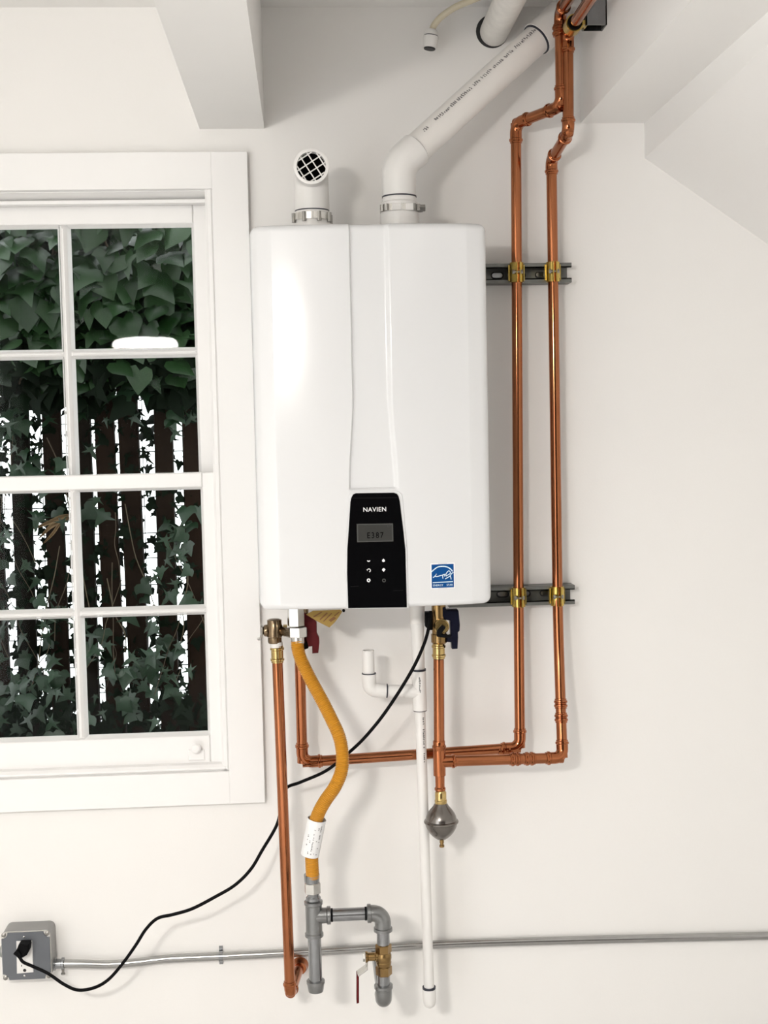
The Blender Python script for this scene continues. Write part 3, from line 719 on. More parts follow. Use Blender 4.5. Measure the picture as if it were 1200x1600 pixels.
# ================================================================== COPPER RUNS
rC = .0111
def press_prof(L, r, beads=(0, 1)):
    """(offset, radius) for a straight press coupling of length L"""
    p = [(0, r*1.06), (.0006, r*1.14)]
    if 0 in beads: p += [(.0035, r*1.14), (.0050, r*1.30), (.0085, r*1.30), (.0100, r*1.14)]
    if 1 in beads: p += [(L-.0100, r*1.14), (L-.0085, r*1.30), (L-.0050, r*1.30), (L-.0035, r*1.14)]
    return p + [(L-.0006, r*1.14), (L, r*1.06)]
def coupling(c, d, L, parent, r=rC, mt='copperf', name='coupling'):
    d = Vector(d).normalized(); return B().lathe(Vector(c)-d*L/2, d, press_prof(L, r), 20).build(name, M[mt], parent)
def elbow(C, din, dout, parent, r=rC, Rb=.020, s=.022, mt='copperf', name='elbow'):
    din = Vector(din).normalized(); dout = Vector(dout).normalized()
    th = din.angle(dout); t = Rb*math.tan(th/2)
    path = []; rad = []
    for o, rr in [(0, 1.06), (.0006, 1.14), (.0035, 1.14), (.005, 1.30), (.0085, 1.30), (.010, 1.14), (s, 1.13)]:
        path.append(C-din*(t+s-o)); rad.append(r*rr)
    A = C-din*t; D = C+dout*t
    nrm = (dout-din); ctr = C + nrm.normalized()*(Rb/math.cos(th/2))
    va = A-ctr; axq = din.cross(dout).normalized()
    n = 8
    for i in range(1, n):
        path.append(ctr + Matrix.Rotation(th*i/n, 3, axq) @ va); rad.append(r*1.12)
    for o, rr in [(s, 1.13), (.010, 1.14), (.0085, 1.30), (.005, 1.30), (.0035, 1.14), (.0006, 1.14), (0, 1.06)]:
        path.append(C+dout*(t+s-o)); rad.append(r*rr)
    return B().sweep(path, rad, 20).build(name, M[mt], parent)
def run(nodes, parent, r=rC, mt='copper', **kw):
    N = [Vector(p) for p in nodes]
    for a, c in zip(N, N[1:]):
        B().sweep([a, a.lerp(c, .5), c], r, 20).build('pipe', M[mt], parent)
    for i in range(1, len(N)-1):
        elbow(N[i], N[i]-N[i-1], N[i+1]-N[i], parent, r, **kw)
# strut rails first so the pipes can rest on them
SD = .041
def strut(px0, px1, py, label):
    a = W(px0, py+2, .02); c = W(px1, py, .02); z = (a.z+c.z)/2; h = .0206; t = .0025
    o = thing('strut_channel', (a.x, 0, z), label, 'strut channel', 'horizontal strut rails')
    B().box((a.x, -t, z-h), (c.x-.002, 0, z+h)).build('back_web', M['strut'], o)
    for s_ in (-1, 1):
        b = B().box((a.x, -SD+.002, z+s_*h-s_*t), (c.x, -.0, z+s_*h))
        b.box((a.x, -SD, z+s_*h), (c.x, -SD+t, z+s_*(h-.0095))); b.box((a.x, -SD, z+s_*(h-.0095)), (c.x, -SD+.008, z+s_*(h-.0072)))
        b.build('flange', M['strut'], o)
    x = a.x+.012
    while x < c.x-.03:
        n = 8; q = [(x+.007+.007*math.cos(R(90+180*i/n)), z+.007*math.sin(R(90+180*i/n))) for i in range(n+1)]+[(x+.021+.007*math.cos(R(-90+180*i/n)), z+.007*math.sin(R(-90+180*i/n))) for i in range(n+1)]
        B().prism(q, t-.0005, t+.0006, .0004).build('slot_shade', M['dark'], o)  # dark plate painted as the slot's inner shade; the web is uncut
        q2 = [(xx, zz_-.0022) for xx, zz_ in q]; B().prism([(x+.014+(xx-x-.014)*.8, z+(zz_-z)*.72+.0005) for xx, zz_ in q], t, t+.0009).build('slot_face', M['steel'], o)
        x += .0475
    return o, z
s1, zs1 = strut(690, 890, 428, 'dark steel strut rail holding both copper pipes near the heater top')
s2, zs2 = strut(700, 895, 929, 'dark steel strut rail holding both copper pipes near the heater bottom')
dA = SD+rC*.9
def clamp(parent, x, z, r=rC):
    y = -dA; hh = .0205
    for s_ in (-1, 1):
        path = []
        for i in range(9):
            g = R(-78+156*i/8) if s_ > 0 else R(180+78-156*i/8)
            path.append((x+(r+.0016)*math.cos(g), y+(r+.0016)*math.sin(g)))
        q = path; n = len(q); vs = []; fs = []
        out = [(x+(px-x)*1.16, y+(py-y)*1.16) for px, py in q]
        # ear at the front (towards the room) and foot at the strut
        ring_ = q + out[::-1]; m_ = len(ring_)
        for zz_ in (z-hh, z+hh): vs += [(px, py, zz_) for px, py in ring_]
        for i in range(m_): fs.append([i, (i+1) % m_, m_+(i+1) % m_, m_+i])
        for i in range(n-1):
            fs.append([i, m_-1-i, m_-2-i, i+1]); fs.append([m_+i, m_+i+1, 2*m_-2-i, 2*m_-1-i])
        b = B().add(vs, fs)
        b.box((x+s_*.0024, y-r-.0135, z-hh), (x+s_*.0042, y-r+.001, z+hh)); b.box((x+s_*(r*.7), y+.002, z-hh*.8), (x+s_*(r+.006), y+r*.9+.004, z+hh*.8))
        b.build('clamp_half', M['clamp'], parent)
    b = B().sweep([(x-.009, y-r-.007, z), (x+.009, y-r-.007, z)], .0022, 8); b.lathe((x-.012, y-r-.007, z), (1, 0, 0), [(0, .0048), (.0045, .0048)], 6); b.lathe((x+.0055, y-r-.007, z), (1, 0, 0), [(0, .0045), (.004, .0045)], 6)
    b.build('clamp_bolt', M['screw'], parent)
# hot run (A)
A_x1 = W(803.6, 427, dA); A_x2 = W(808.5, 929, dA)
hot = thing('hot_water_pipe', W(472, 1000, .10), 'copper pipe run, the inner of the two risers, ending left behind the yellow hose', 'pipe')
a_top = W(875, 20, .165)
dH = .085
nodesA = [a_top+Vector((0, -1.3, 0)), a_top, W(877, 166, .165), W(806, 193, dA), W(810.6, 985, dA), W(812.5, 1168, .072), W(472.5, 1191, .088), W(467.5, 990, .115)]
# pass exactly through the clamps
NA = nodesA
def bowed(a, m_, c, parent):               # a riser that leaves its clamp and leans out towards its lower elbow
    B().sweep(spline([a, a.lerp(m_, .5), a.lerp(m_, .93), m_.lerp(c, .45), c], 6), rC, 20).build('pipe', M['copper'], parent)
for i, (a, c) in enumerate(zip(NA, NA[1:])):
    if i not in (3, 4): B().sweep([a, a.lerp(c, .5), c], rC, 20).build('pipe', M['copper'], hot)
bowed(NA[3], NA[4], NA[5], hot)
for i in (1, 2, 3, 5, 6): elbow(NA[i], NA[i]-NA[i-1], NA[i+1]-NA[i], hot)
coupling(W(789, 1172.5, .073), nodesA[6]-nodesA[5], .03, hot)
coupling(W(874, 48, .165), (0, 0, 1), .024, hot)
for s_, z in ((s1, zs1), (s2, zs2)):
    t = (z-nodesA[3].z)/(nodesA[4].z-nodesA[3].z); clamp(s_, nodesA[3].x+(nodesA[4].x-nodesA[3].x)*t, z)
# cold run (B)
cold = thing('cold_water_pipe', W(686, 1190, .14), 'copper pipe run, the outer of the two risers, with a tee above the small tank', 'pipe')
b_top = W(887, 52, .172)
tee = W(686.5, 1190, .155)
nodesB = [b_top+Vector((0, -1.3, 0)), b_top, W(888, 207, .172), W(861.5, 250, dA), W(872, 985, dA+.004), W(879, 1184, .118), tee]
N = nodesB
for i, (a, c) in enumerate(zip(N, N[1:])):
    if i not in (3, 4): B().sweep([a, a.lerp(c, .5), c], rC, 20).build('pipe', M['copper'], cold)
bowed(N[3], N[4], N[5], cold)
for i in (1, 2, 3, 5): elbow(N[i], N[i]-N[i-1], N[i+1]-N[i], cold, Rb=.018, s=.020 if i in (1, 5) else .016)
dn = (N[5]-N[4]).normalized()
for py in (1101, 1122): coupling(N[4]+dn*((W(873, py, .1).z-N[4].z)/dn.z), dn, .022, cold)
dl = (N[6]-N[5]).normalized()
for px in (803, 826): coupling(N[5]+dl*((N[5].x-W(px, 1186, .12).x)/-dl.x*1.0), dl, .024, cold)
for s_, z in ((s1, zs1), (s2, zs2)):
    t = (z-N[3].z)/(N[4].z-N[3].z); clamp(s_, N[3].x+(N[4].x-N[3].x)*t, z)
# tee
vt = W(685.5, 1030, .155); B().sweep([vt, tee+Vector((0, 0, .01))], rC, 20).build('pipe', M['copper'], cold)
ztop_t = W(686, 1157, .155).z; zbot_t = W(686, 1212, .155).z
b = B().lathe((tee.x, tee.y, zbot_t), (0, 0, 1), [(0, rC*1.0), (.001, rC*1.15), (ztop_t-zbot_t-.02, rC*1.15)]+[(ztop_t-zbot_t-.02+o-.0, r_) for o, r_ in [(.002, rC*1.14), (.006, rC*1.30), (.0095, rC*1.30), (.011, rC*1.14), (.0185, rC*1.14), (.02, rC*1.06)]], 20)
b.lathe(tee, -dl, [(0, rC*1.12), (.020, rC*1.12), (.026, rC*1.14), (.0275, rC*1.30), (.031, rC*1.30), (.0325, rC*1.14), (.036, rC*1.06)], 20)
b.build('tee', M['copperf'], cold)
zc2 = W(686.5, 1243, .155).z
B().lathe((tee.x+.0005, tee.y, zc2), (0, 0, 1), [(0, .0096), (.010, .0096), (.012, .0115), (.016, .0115), (.018, .0096), (zbot_t-zc2+.001, .0100)], 20).build('reducer', M['copperf'], cold)
coupling((vt.x+.0003, vt.y, W(685, 1017, .155).z), (0, 0, 1), .032, cold, mt='brass', name='press_adapter')
# third strut on the beam side with the two pipe clamps
sx = rx0; sp = W(938, 50, .20)
s3 = thing('strut_channel', (sx, -.22, sp.z), 'short dark steel strut end fixed to the beam beside the copper pipes', 'strut channel')
yb0, yb1 = -.245, -.205
B().box((sx-.0025, yb0, sp.z), (sx, yb1, ZC)).build('back_web', M['strut'], s3)
for y0_, y1_ in ((yb0, yb0+.0025), (yb1-.0025, yb1)):
    B().box((sx-.041, y0_, sp.z), (sx, y1_, ZC)).build('flange', M['steel'], s3)
for y0_, y1_ in ((yb0, yb0+.0095), (yb1-.0095, yb1)):
    B().box((sx-.041, y0_, sp.z), (sx-.0385, y1_, ZC)).build('lip', M['strut'], s3)
for P_ in (b_top,):
    c = Vector((P_.x, (yb0+yb1)/2, P_.z)); b = B().lathe(c+Vector((0, .016, 0)), (0, -1, 0), [(0, rC+.003), (0, rC+.0060), (.030, rC+.0060), (.030, rC+.003)], 24, False)
    B().lathe(c+Vector((0, .018, 0)), (0, -1, 0), [(0, rC), (0, rC+.0034), (.036, rC+.0034), (.036, rC)], 24, False).build('rubber_liner', M['rubber'], s3)
    b.box((P_.x+rC, yb0+.004, P_.z-.004), (sx-.036, yb1-.004, P_.z+.004))
    b.build('pipe_clamp', M['clamp'], s3)

# ================================================================== VALVES UNDER THE HEATER
zb_h = hz0+.004
# cold isolation valve, navy handle
cv = thing('isolation_valve', W(688, 985, .155), 'brass isolation valve with a navy blue handle under the heater', 'valve')
p = W(686, 985, .155); zv0 = W(686, 1006, .155).z
b = B().lathe((p.x, p.y, zv0), (0, 0, 1), [(0, .0125), (.004, .0165), (.020, .0165), (.022, .0145), (zb_h-zv0, .0145)], 20); b.build('valve_body', M['brassd'], cv)
c = W(690, 979, .175)
B().lathe((c.x, p.y, c.z), (0, -1, 0), [(0, .0155), (.022, .0155), (.0245, .0135), (.0248, .0)], 24).build('test_cap', M['brass'], cv)
zz0 = 70/1018
hp = [(320, 780), (325, 640), (430, 515), (520, 570), (420, 720), (640, 760), (640, 800), (500, 810)]
B().prism(pxpoly(hp, .18, 660, 940, zz0, zz0), .179, .190, .001).build('cap_lever', M['rubber'], cv)
hp = [(440, 110), (520, 110), (530, 180), (800, 180), (815, 210), (845, 520), (835, 650), (800, 690), (805, 800), (790, 1060), (668, 1070), (655, 915), (550, 905), (545, 800), (640, 760), (625, 420), (510, 400), (440, 330)]
B().prism(pxpoly(hp, .16, 660, 940, zz0, zz0), .145, .168, .002).build('handle', M['navy'], cv)
hp = [(60, 235), (440, 215), (440, 330), (250, 360), (240, 640), (140, 640), (60, 560)]
B().prism(pxpoly(hp, .15, 660, 940, zz0, zz0), .14, .156, .001).build('bracket', M['rubber'], cv)
# hot isolation valve, red handle (behind the yellow hose)
hv = thing('isolation_valve', W(474, 985, .115), 'isolation valve with a dark red handle beside the yellow hose', 'valve')
p = W(472, 985, .115); zv0 = W(470, 1012, .115).z
B().lathe((p.x, p.y, zv0), (0, 0, 1), [(0, .0125), (.004, .0155), (.022, .0155), (.024, .0145), (zb_h-zv0, .0145)], 20).build('valve_body', M['bronze'], hv)
k5 = 170/1200
hp = [(600, 195), (650, 215), (705, 245), (740, 300), (742, 420), (768, 470), (770, 520), (758, 635), (692, 640), (690, 560), (650, 565), (625, 480), (640, 400), (600, 330)]
B().prism(pxpoly(hp, .135, 390, 930, k5, k5), .118, .140, .002).build('handle', M['red'], hv)
hp = [(590, 520), (650, 530), (648, 590), (600, 610)]
B().prism(pxpoly(hp, .135, 390, 930, k5, k5), .11, .13, .001).build('stem', M['rubber'], hv)
# yellow warning tag hanging from the case
tgp = [(622, 212), (700, 172), (1000, 160), (1022, 180), (985, 240), (940, 300), (880, 357), (740, 285)]
tg = thing('warning_tag', W(500, 965, .21), 'yellow folded warning tag hanging under the heater', 'tag')
B().prism(pxpoly(tgp, .21, 390, 930, k5, k5), .2092, .2100).build('card', M['tag'], tg)
b = B()
for (x0, y0, x1, y1, wd) in ((700, 235, 790, 180, 12), (770, 265, 850, 190, 12), (810, 285, 900, 195, 10), (870, 275, 930, 235, 26), (930, 225, 985, 180, 10)):
    q = [(x0, y0), (x1, y1), (x1+wd, y1+wd*.8), (x0+wd, y0+wd*.8)]; B_ = pxpoly(q, .2102, 390, 930, k5, k5); b.prism(B_, .2100, .2103)
b.build('print', M['tagink'], tg)
c = W(537, 954, .2105); B().lathe(c+Vector((0, .002, 0)), (0, -1, 0), [(0, .003), (.004, .003), (.005, .001)], 12).build('tag_eyelet', M['rubber'], tg)

# relief valve and its copper discharge pipe
rl = thing('relief_pipe', W(453, 1545, .12), 'copper discharge pipe at far left dropping from a bronze relief valve', 'pipe')
dR = .125
rt_ = W(433.5, 1035, dR); rb = W(453.5, 1552, dR)
B().sweep([rt_, rt_.lerp(rb, .5), rb], rC, 20).build('pipe', M['copper'], rl)
rw = W(469, 1516, 0); rw.z = rb.z+.006
elbow(rb, rb-rt_, rw-rb, rl, Rb=.012, s=.014)
B().sweep([rb, rw], rC, 20).build('pipe', M['copper'], rl)
B().lathe(rw, (0, -1, 0), [(0, .0185), (.003, .018), (.008, .0150), (.020, .0135)], 24).build('escutcheon', M['copperf'], rl)
pv = W(431.5, 1022, dR); coupling((rt_.x, rt_.y, pv.z), (0, 0, 1), .036, rl, mt='brass', name='press_adapter')
zu0, zu1 = W(432, 1012, dR).z, W(432, 1003, dR).z
B().lathe((rt_.x-.001, rt_.y, zu0), (0, 0, 1), [(0, .0120), (.002, .0132), (zu1-zu0, .0126)], 20).build('thread_tape', M['pvcw'], rl)
zv1 = W(430, 967, dR).z
xb = W(429, 985, dR).x
B().lathe((xb, rt_.y, zu1-.002), (0, 0, 1), [(0, .0135), (.003, .0145), (.012, .0145), (.014, .0165), (.036, .0165), (.040, .0150), (zv1-zu1, .0150), (zv1-zu1+.002, .0100)], 20).build('valve_body', M['bronze'], rl)
zr_ = W(430, 985, dR).z
B().lathe((xb-.014, rt_.y, zr_), (-1, 0, 0), [(0, .012), (.004, .0125), (.007, .0115), (.010, .007), (.0105, 0)], 16).build('test_stem', M['bronze'], rl)
lv = [(125, 330), (150, 345), (148, 430), (128, 488), (100, 495), (82, 480), (110, 468), (122, 420)]
B().prism(pxpoly(lv, dR, 390, 930, k5, k5), dR-.010, dR+.010, .001).build('test_lever', M['nickel'], rl)
# gas/hot nickel fitting stack that the hose hangs from
hs = thing('gas_hose', W(464, 1003, .17), 'yellow corrugated flexible gas hose hanging in an S-curve below the heater', 'hose')
dG = .165
top = W(463, 1003, dG); zt1 = W(463, 955, dG).z
nz_ = lambda py: W(463, py, dG).z
B().lathe((top.x, top.y, nz_(978)), (0, 0, 1), [(0, .016), (.001, .0175), (nz_(958)-nz_(978), .0175), (zb_h-nz_(978), .0150)], 6, phase=R(15)).build('hex_fitting', M['nickel'], hs, 20)
B().lathe((top.x+.003, top.y, nz_(995)), (0, 0, 1), [(0, .0175), (.001, .0195), (nz_(980)-nz_(995), .0195), (nz_(980)-nz_(995)+.001, .017)], 6, phase=R(10)).build('hex_nut', M['nickel'], hs, 20)
B().lathe((top.x+.003, top.y, nz_(1005)), (0, 0, 1), [(0, .0135), (nz_(995)-nz_(1005)+.002, .0135)], 20).build('neck', M['nickel'], hs)
B().sweep([(xb+.012, rt_.y, zr_), (top.x-.006, dG*-1, zr_-.002)], .0095, 16).build('side_nipple', M['bronze'], hs)
b = B().lathe((xb+.018, rt_.y-.003, zr_), (1, 0, 0), [(0, .0135), (.008, .0135)], 6); b.build('side_nut', M['brass'], hs, 20)
hpts = [(464.5, 1002, .166), (465.5, 1014, .168), (471, 1032, .172), (485, 1061, .185), (503, 1094, .20), (518, 1124, .215), (530, 1151, .228), (535, 1180, .238), (533, 1206, .242), (523, 1230, .242), (509, 1250, .238), (498, 1270, .234), (491, 1292, .23), (487.5, 1315, .228), (487, 1340, .226), (488.5, 1372, .225)]
base = spline([W(*p) for p in hpts], 10)
# resample finely for the corrugation
Ls = [0]
for a, c in zip(base, base[1:]): Ls.append(Ls[-1]+(c-a).length)
def at(s):
    s = max(0, min(Ls[-1], s))
    for i in range(len(Ls)-1):
        if s <= Ls[i+1]: return base[i].lerp(base[i+1], (s-Ls[i])/max(1e-9, Ls[i+1]-Ls[i]))
    return base[-1]
pit = .0036; nn = int(Ls[-1]/pit*4); path = [at(Ls[-1]*i/nn) for i in range(nn+1)]
rad = [.0128+.0009*math.sin(2*math.pi*i/4+.4) for i in range(nn+1)]
B().sweep(path, rad, 18).build('corrugated_hose', M['yellow'], hs, 60)
i0 = min(range(len(path)), key=lambda i: abs(path[i].z-W(493, 1279, .23).z)); i1 = min(range(len(path)), key=lambda i: abs(path[i].z-W(484, 1336, .23).z))
s0, s1_ = path[i0]+Vector((.001, 0, 0)), path[i1]+Vector((-.0035, 0, 0))
ax = (s1_-s0).normalized()
slv = B().sweep([s0, s1_], .0186, 28, caps=False).sweep([s1_, s0], .0176, 28, caps=False).build('label_sleeve', M['label'], hs)
gb = B()
for sd_, sdn in ((Vector((-.75, -1, 0)), 3), (Vector((-.35, -1, 0)), 8), (Vector((0, -1, 0)), 13), (Vector((.4, -1, 0)), 21), (Vector((.75, -1, 0)), 22)):
    glyphs(gb, s0+ax*(.008 if sdn > 10 else .028), s1_-ax*.008, .0186, sd_, .0030, sdn, .55, .0034)
gb.build('label_print', M['inkg'], slv)

# ================================================================== GAS PIPING
gp = thing('gas_pipe', W(490, 1540, .22), 'grey galvanised gas pipe with tee, elbow and brass shutoff valve', 'pipe')
dP = .222; rg = .0133
tx = W(490.5, 1440, dP)
nv = lambda py, px=491: W(px, py, dP).z
B().lathe((tx.x-.002, tx.y, nv(1378)), (0, 0, 1), [(0, .0150), (nv(1366)-nv(1378), .0158), (nv(1366)-nv(1378), .0138)], 24).build('flare_end', M['steel'], gp)
B().lathe((tx.x-.001, tx.y, nv(1395)), (0, 0, 1), [(0, .0155), (.001, .0172), (nv(1379)-nv(1395), .0172), (nv(1378)-nv(1395), .0155)], 6, phase=R(8)).build('flare_nut', M['nickel'], gp, 20)
B().lathe((tx.x, tx.y, nv(1408)), (0, 0, 1), [(0, .0118), (.003, .0150), (.008, .0150), (.011, .0118), (nv(1395)-nv(1408), .0128)], 20).build('flare_adapter', M['steel'], gp)
def collar(base, axis, L, r, parent, name, cols=(1, 1)):
    p = []
    p += [(0, r*1.22), (.001, r*1.40), (.007, r*1.40), (.009, r*1.24)] if cols[0] else [(0, r*1.24)]
    p += [(L-.009, r*1.24), (L-.007, r*1.40), (L-.001, r*1.40), (L, r*1.22)] if cols[1] else [(L, r*1.24)]
    return B().lathe(base, axis, p, 24)
zt_, zb_ = nv(1407), nv(1463)
b = collar((tx.x, tx.y, zb_), (0, 0, 1), zt_-zb_, rg, gp, 'tee')
ty = nv(1431); xr_ = W(517, 1431, dP).x
b.lathe((tx.x, tx.y, ty), (1, 0, 0), [(0, rg*1.2), (xr_-tx.x-.009, rg*1.16), (xr_-tx.x-.007, rg*1.36), (xr_-tx.x-.001, rg*1.36), (xr_-tx.x, rg*1.2)], 24)
b.build('tee', M['mall'], gp)
zc_ = W(493.5, 1532, dP).z
B().sweep([(tx.x, tx.y, zb_+.005), (tx.x+.0005, tx.y, zc_)], rg, 24).build('pipe', M['steel'], gp)
B().lathe((tx.x+.0005, tx.y, W(494, 1549, dP).z), (0, 0, 1), [(0, .008), (.001, .0150), (.012, .0168), (.017, .0172), (.0175, .0185), (.023, .0185), (.024, .015)], 24).build('end_cap', M['mall'], gp)
el = W(598, 1430, dP)
B().sweep([(xr_-.004, tx.y, ty), (W(579, 1431, dP).x, tx.y, ty)], rg*.97, 24).build('pipe', M['steel'], gp)
for px in (518.5, 571.5):
    q = W(px, 1431, dP); B().lathe((q.x-.002, tx.y, ty), (1, 0, 0), [(0, rg*1.02), (.004, rg*1.02)], 24).build('joint_tape', M['rubber'], gp)
# elbow
ec = Vector((el.x, tx.y, ty)); xe0 = W(573.5, 1431, dP).x; ze1 = W(600, 1455, dP).z
Rr_ = .020; path = [Vector((xe0, tx.y, ty)), Vector((xe0+.001, tx.y, ty)), Vector((xe0+.0075, tx.y, ty)), Vector((xe0+.0085, tx.y, ty))]; rad = [rg*1.2, rg*1.42, rg*1.42, rg*1.24]
for i in range(9):
    g = R(90-90*i/8); path.append(Vector((ec.x-Rr_+Rr_*math.cos(g), tx.y, ec.z-Rr_+Rr_*math.sin(g)))); rad.append(rg*1.24)
for o, r_ in ((.0085, 1.24), (.0075, 1.42), (.001, 1.42), (0, 1.2)): path.append(Vector((ec.x, tx.y, ze1+o))); rad.append(rg*r_)
B().sweep(path, rad, 24).build('elbow', M['mall'], gp)
zz1 = lambda py: W(599, py, dP).z
B().sweep([(ec.x, tx.y, ze1+.004), (ec.x, tx.y, zz1(1476))], rg*.97, 24).build('nipple', M['steel'], gp)
sv = bpy.data.objects.new('shutoff_valve', None); COL.objects.link(sv); sv.parent = gp; WL[sv.name] = WL[gp.name].copy(); sv['label'] = 'small brass shutoff valve with red lever'
B().lathe((ec.x, tx.y, zz1(1488)), (0, 0, 1), [(0, .0150), (.001, .0164), (zz1(1475)-zz1(1488)-.001, .0164), (zz1(1475)-zz1(1488), .015)], 6, phase=R(30)).build('hex_end', M['brassd'], sv, 20)
B().lathe((ec.x, tx.y, zz1(1510)), (0, 0, 1), [(0, .0135), (.004, .0150), (.010, .0155), (.0110, .0148), (.018, .0160), (.024, .0158), (zz1(1488)-zz1(1510), .0140)], 24).build('valve_body', M['brassd'], sv)
B().lathe((ec.x, tx.y, zz1(1523)), (0, 0, 1), [(0, .0150), (.001, .0164), (zz1(1509)-zz1(1523)-.001, .0164), (zz1(1509)-zz1(1523), .015)], 6, phase=R(30)).build('hex_end', M['brassd'], sv, 20)
zst = zz1(1494); xs_ = W(571, 1494, dP).x
B().lathe((ec.x-.010, tx.y, zst), (-1, 0, 0), [(0, .0105), (.006, .0105), (.008, .0085), (ec.x-xs_-.016, .0085), (ec.x-xs_-.014, .011), (ec.x-xs_-.010, .0115)], 16).build('stem_gland', M['brassd'], sv)
k3 = 100/800
lever = [(262, 800), (275, 800), (274, 900), (262, 912), (165, 985), (150, 985), (145, 955), (250, 880), (258, 860)]
lo = B().prism(pxpoly(lever, dP, 540, 1400, k3, k3), dP-.010, dP+.010, .0008).build('lever', M['nickel'], sv)
grip = [(137, 960), (165, 985), (166, 1310), (135, 1318)]
B().prism(pxpoly(grip, dP, 540, 1400, k3, k3), dP-.011, dP+.011, .001).build('lever_grip', M['red'], sv)
B().lathe((xs_-.001, tx.y, zst), (-1, 0, 0), [(0, .009), (.004, .009)], 6).build('stem_nut', M['nickel'], sv)
B().sweep([(ec.x-.001, tx.y, zz1(1521)), (ec.x-.001, tx.y, zz1(1545))], rg*.97, 24).build('nipple', M['steel'], gp)
zc0 = zz1(1572)
eb2 = Vector((ec.x-.0015, tx.y, zz1(1556)))
b = B().lathe((eb2.x, tx.y, zz1(1549)), (0, 0, 1), [(0, rg*1.24), (.006, rg*1.28), (.0075, rg*1.42), (.0135, rg*1.42), (.0145, rg*1.2)], 24)
path = [Vector((eb2.x, tx.y, zz1(1548)))]; Rr2 = .017
for i in range(9):
    g = R(90*i/8); path.append(Vector((eb2.x, tx.y+Rr2-Rr2*math.cos(g), zz1(1552)-Rr2*math.sin(g))))
path.append(path[-1]+Vector((0, .018, 0)))
b.sweep(path, rg*1.26, 24); b.build('elbow', M['mall'], gp)
B().sweep([path[-1]-Vector((0, .004, 0)), (eb2.x, 0, path[-1].z)], rg, 24).build('pipe', M['steel'], gp)

# ================================================================== DRAIN
dr = thing('drain_pipe', W(670, 1575, .13), 'thin white plastic drain pipe dropping from the heater with a capped end', 'pipe')
dD = .13; rd = .0108
t0 = W(651.5, 960, dD); t1 = W(670.5, 1545, dD)
dax = (t1-t0).normalized(); tp = lambda py: t0+dax*((W(660, py, dD).z-t0.z)/dax.z)
B().sweep([tp(985)+Vector((0, 0, .0)), tp(1545)], rd, 20).build('pipe', M['pvcw'], dr)
tt = tp(973); B().lathe((tt.x, tt.y, tt.z), (0, 0, 1), [(0, .0150), (.0005, .0158), (zb_h-tt.z, .0162)], 20).build('adapter', M['pvc'], dr)
B().lathe(tp(1047), -dax, [(0, rd*1.08), (.001, .0124), (tp(973).z-tp(1047).z, .0142)], 20).build('adapter', M['pvcw'], dr)
B().sweep([tp(1047.5), tp(1045)], .0150, 20).build('joint_line', M['gasket'], dr)
bt = B().sweep([tp(1109), tp(1048)], .0147, 20)
bc = tp(1080)
bl = W(575, 1079, dD); bdir = (Vector((bl.x, bc.y, bl.z))-bc).normalized()
xq = lambda px: bc+bdir*((bc.x-W(px, 1080, dD).x))
bt.sweep([bc, xq(630)], [.0150, .0146], 20); bt.build('tee', M['pvcw'], dr)
B().sweep([tp(1110.5), tp(1109)], .0142, 20).build('joint_line', M['inkg'], dr)
B().sweep([xq(634), xq(602)], .0128, 20).build('branch_pipe', M['pvcw'], dr)
B().sweep([xq(605.5), xq(603.5)], .0148, 20).build('joint_line', M['gasket'], dr)
ecn = xq(577); zs0 = W(574, 1053, dD).z
path = [xq(603.5)]+[Vector(ecn)+Vector((.016-.016*math.sin(R(90*i/8)), 0, .016-.016*math.cos(R(90*i/8)))) for i in range(9)]+[Vector((ecn.x, ecn.y, zs0))]
B().sweep(path, .0147, 20).build('elbow', M['pvcw'], dr)
B().lathe((ecn.x, ecn.y, zs0), (0, 0, 1), [(0, .0148), (.002, .0148)], 20).build('joint_line', M['gasket'], dr)
ztp = W(573, 1016, dD).z
b = B().lathe((ecn.x-.0005, ecn.y, zs0), (0, 0, 1), [(0, .0122), (ztp-zs0, .0122), (ztp-zs0, .0098), (ztp-zs0-.02, .0098)], 20, False); b.build('standpipe', M['pvcw'], dr)
B().sweep([tp(1545), tp(1542)], .0140, 20).build('joint_line', M['gasket'], dr)
cp = tp(1545); b = B().lathe(cp, dax, [(0, .0138), (.022, .0142), (.030, .0135), (.037, .0105), (.041, .005), (.042, 0)], 20); b.build('end_cap', M['pvcw'], dr)
gb = B(); glyphs(gb, tp(1115), tp(1190), rd, Vector((.55, -1, 0)), .0042, 31, .9, .0042); gb.build('printing', M['ink'], dr); gb = B(); glyphs(gb, tp(1056), tp(1078), .0147, Vector((.0, -1, 0)), .0032, 33, .9, .0036); gb.build('printing', M['ink'], dr)

# water hammer arrestor under the tee
ar = thing('hammer_arrestor', W(689, 1310, .155), 'small round grey steel surge tank hanging below the copper tee', 'tank')
ax_ = tee.x+.0015; zq = lambda py: W(689, py, .155).z
B().lathe((ax_, tee.y, zq(1256)), (0, 0, 1), [(0, .0115), (.002, .0128), (.008, .0128), (.009, .0118), (zq(1235)-zq(1256)-.004, .0118), (zq(1235)-zq(1256), .0095)], 20).build('brass_connector', M['brass'], ar)
B().lathe((ax_, tee.y, zq(1281.5)), (0, 0, 1), [(0, .0322), (.004, .0318), (.009, .0305), (.014, .0283), (.019, .0252), (.024, .0212), (.029, .0168), (zq(1254)-zq(1281.5), .0120)], 32).build('upper_shell', M['arrest'], ar)
B().lathe((ax_, tee.y, zq(1281.5)-.0035), (0, 0, 1), [(-.002, .0340), (-.001, .0355), (.001, .0360), (.003, .0350), (.0045, .0325)], 32).build('seam_rim', M['arrest'], ar)
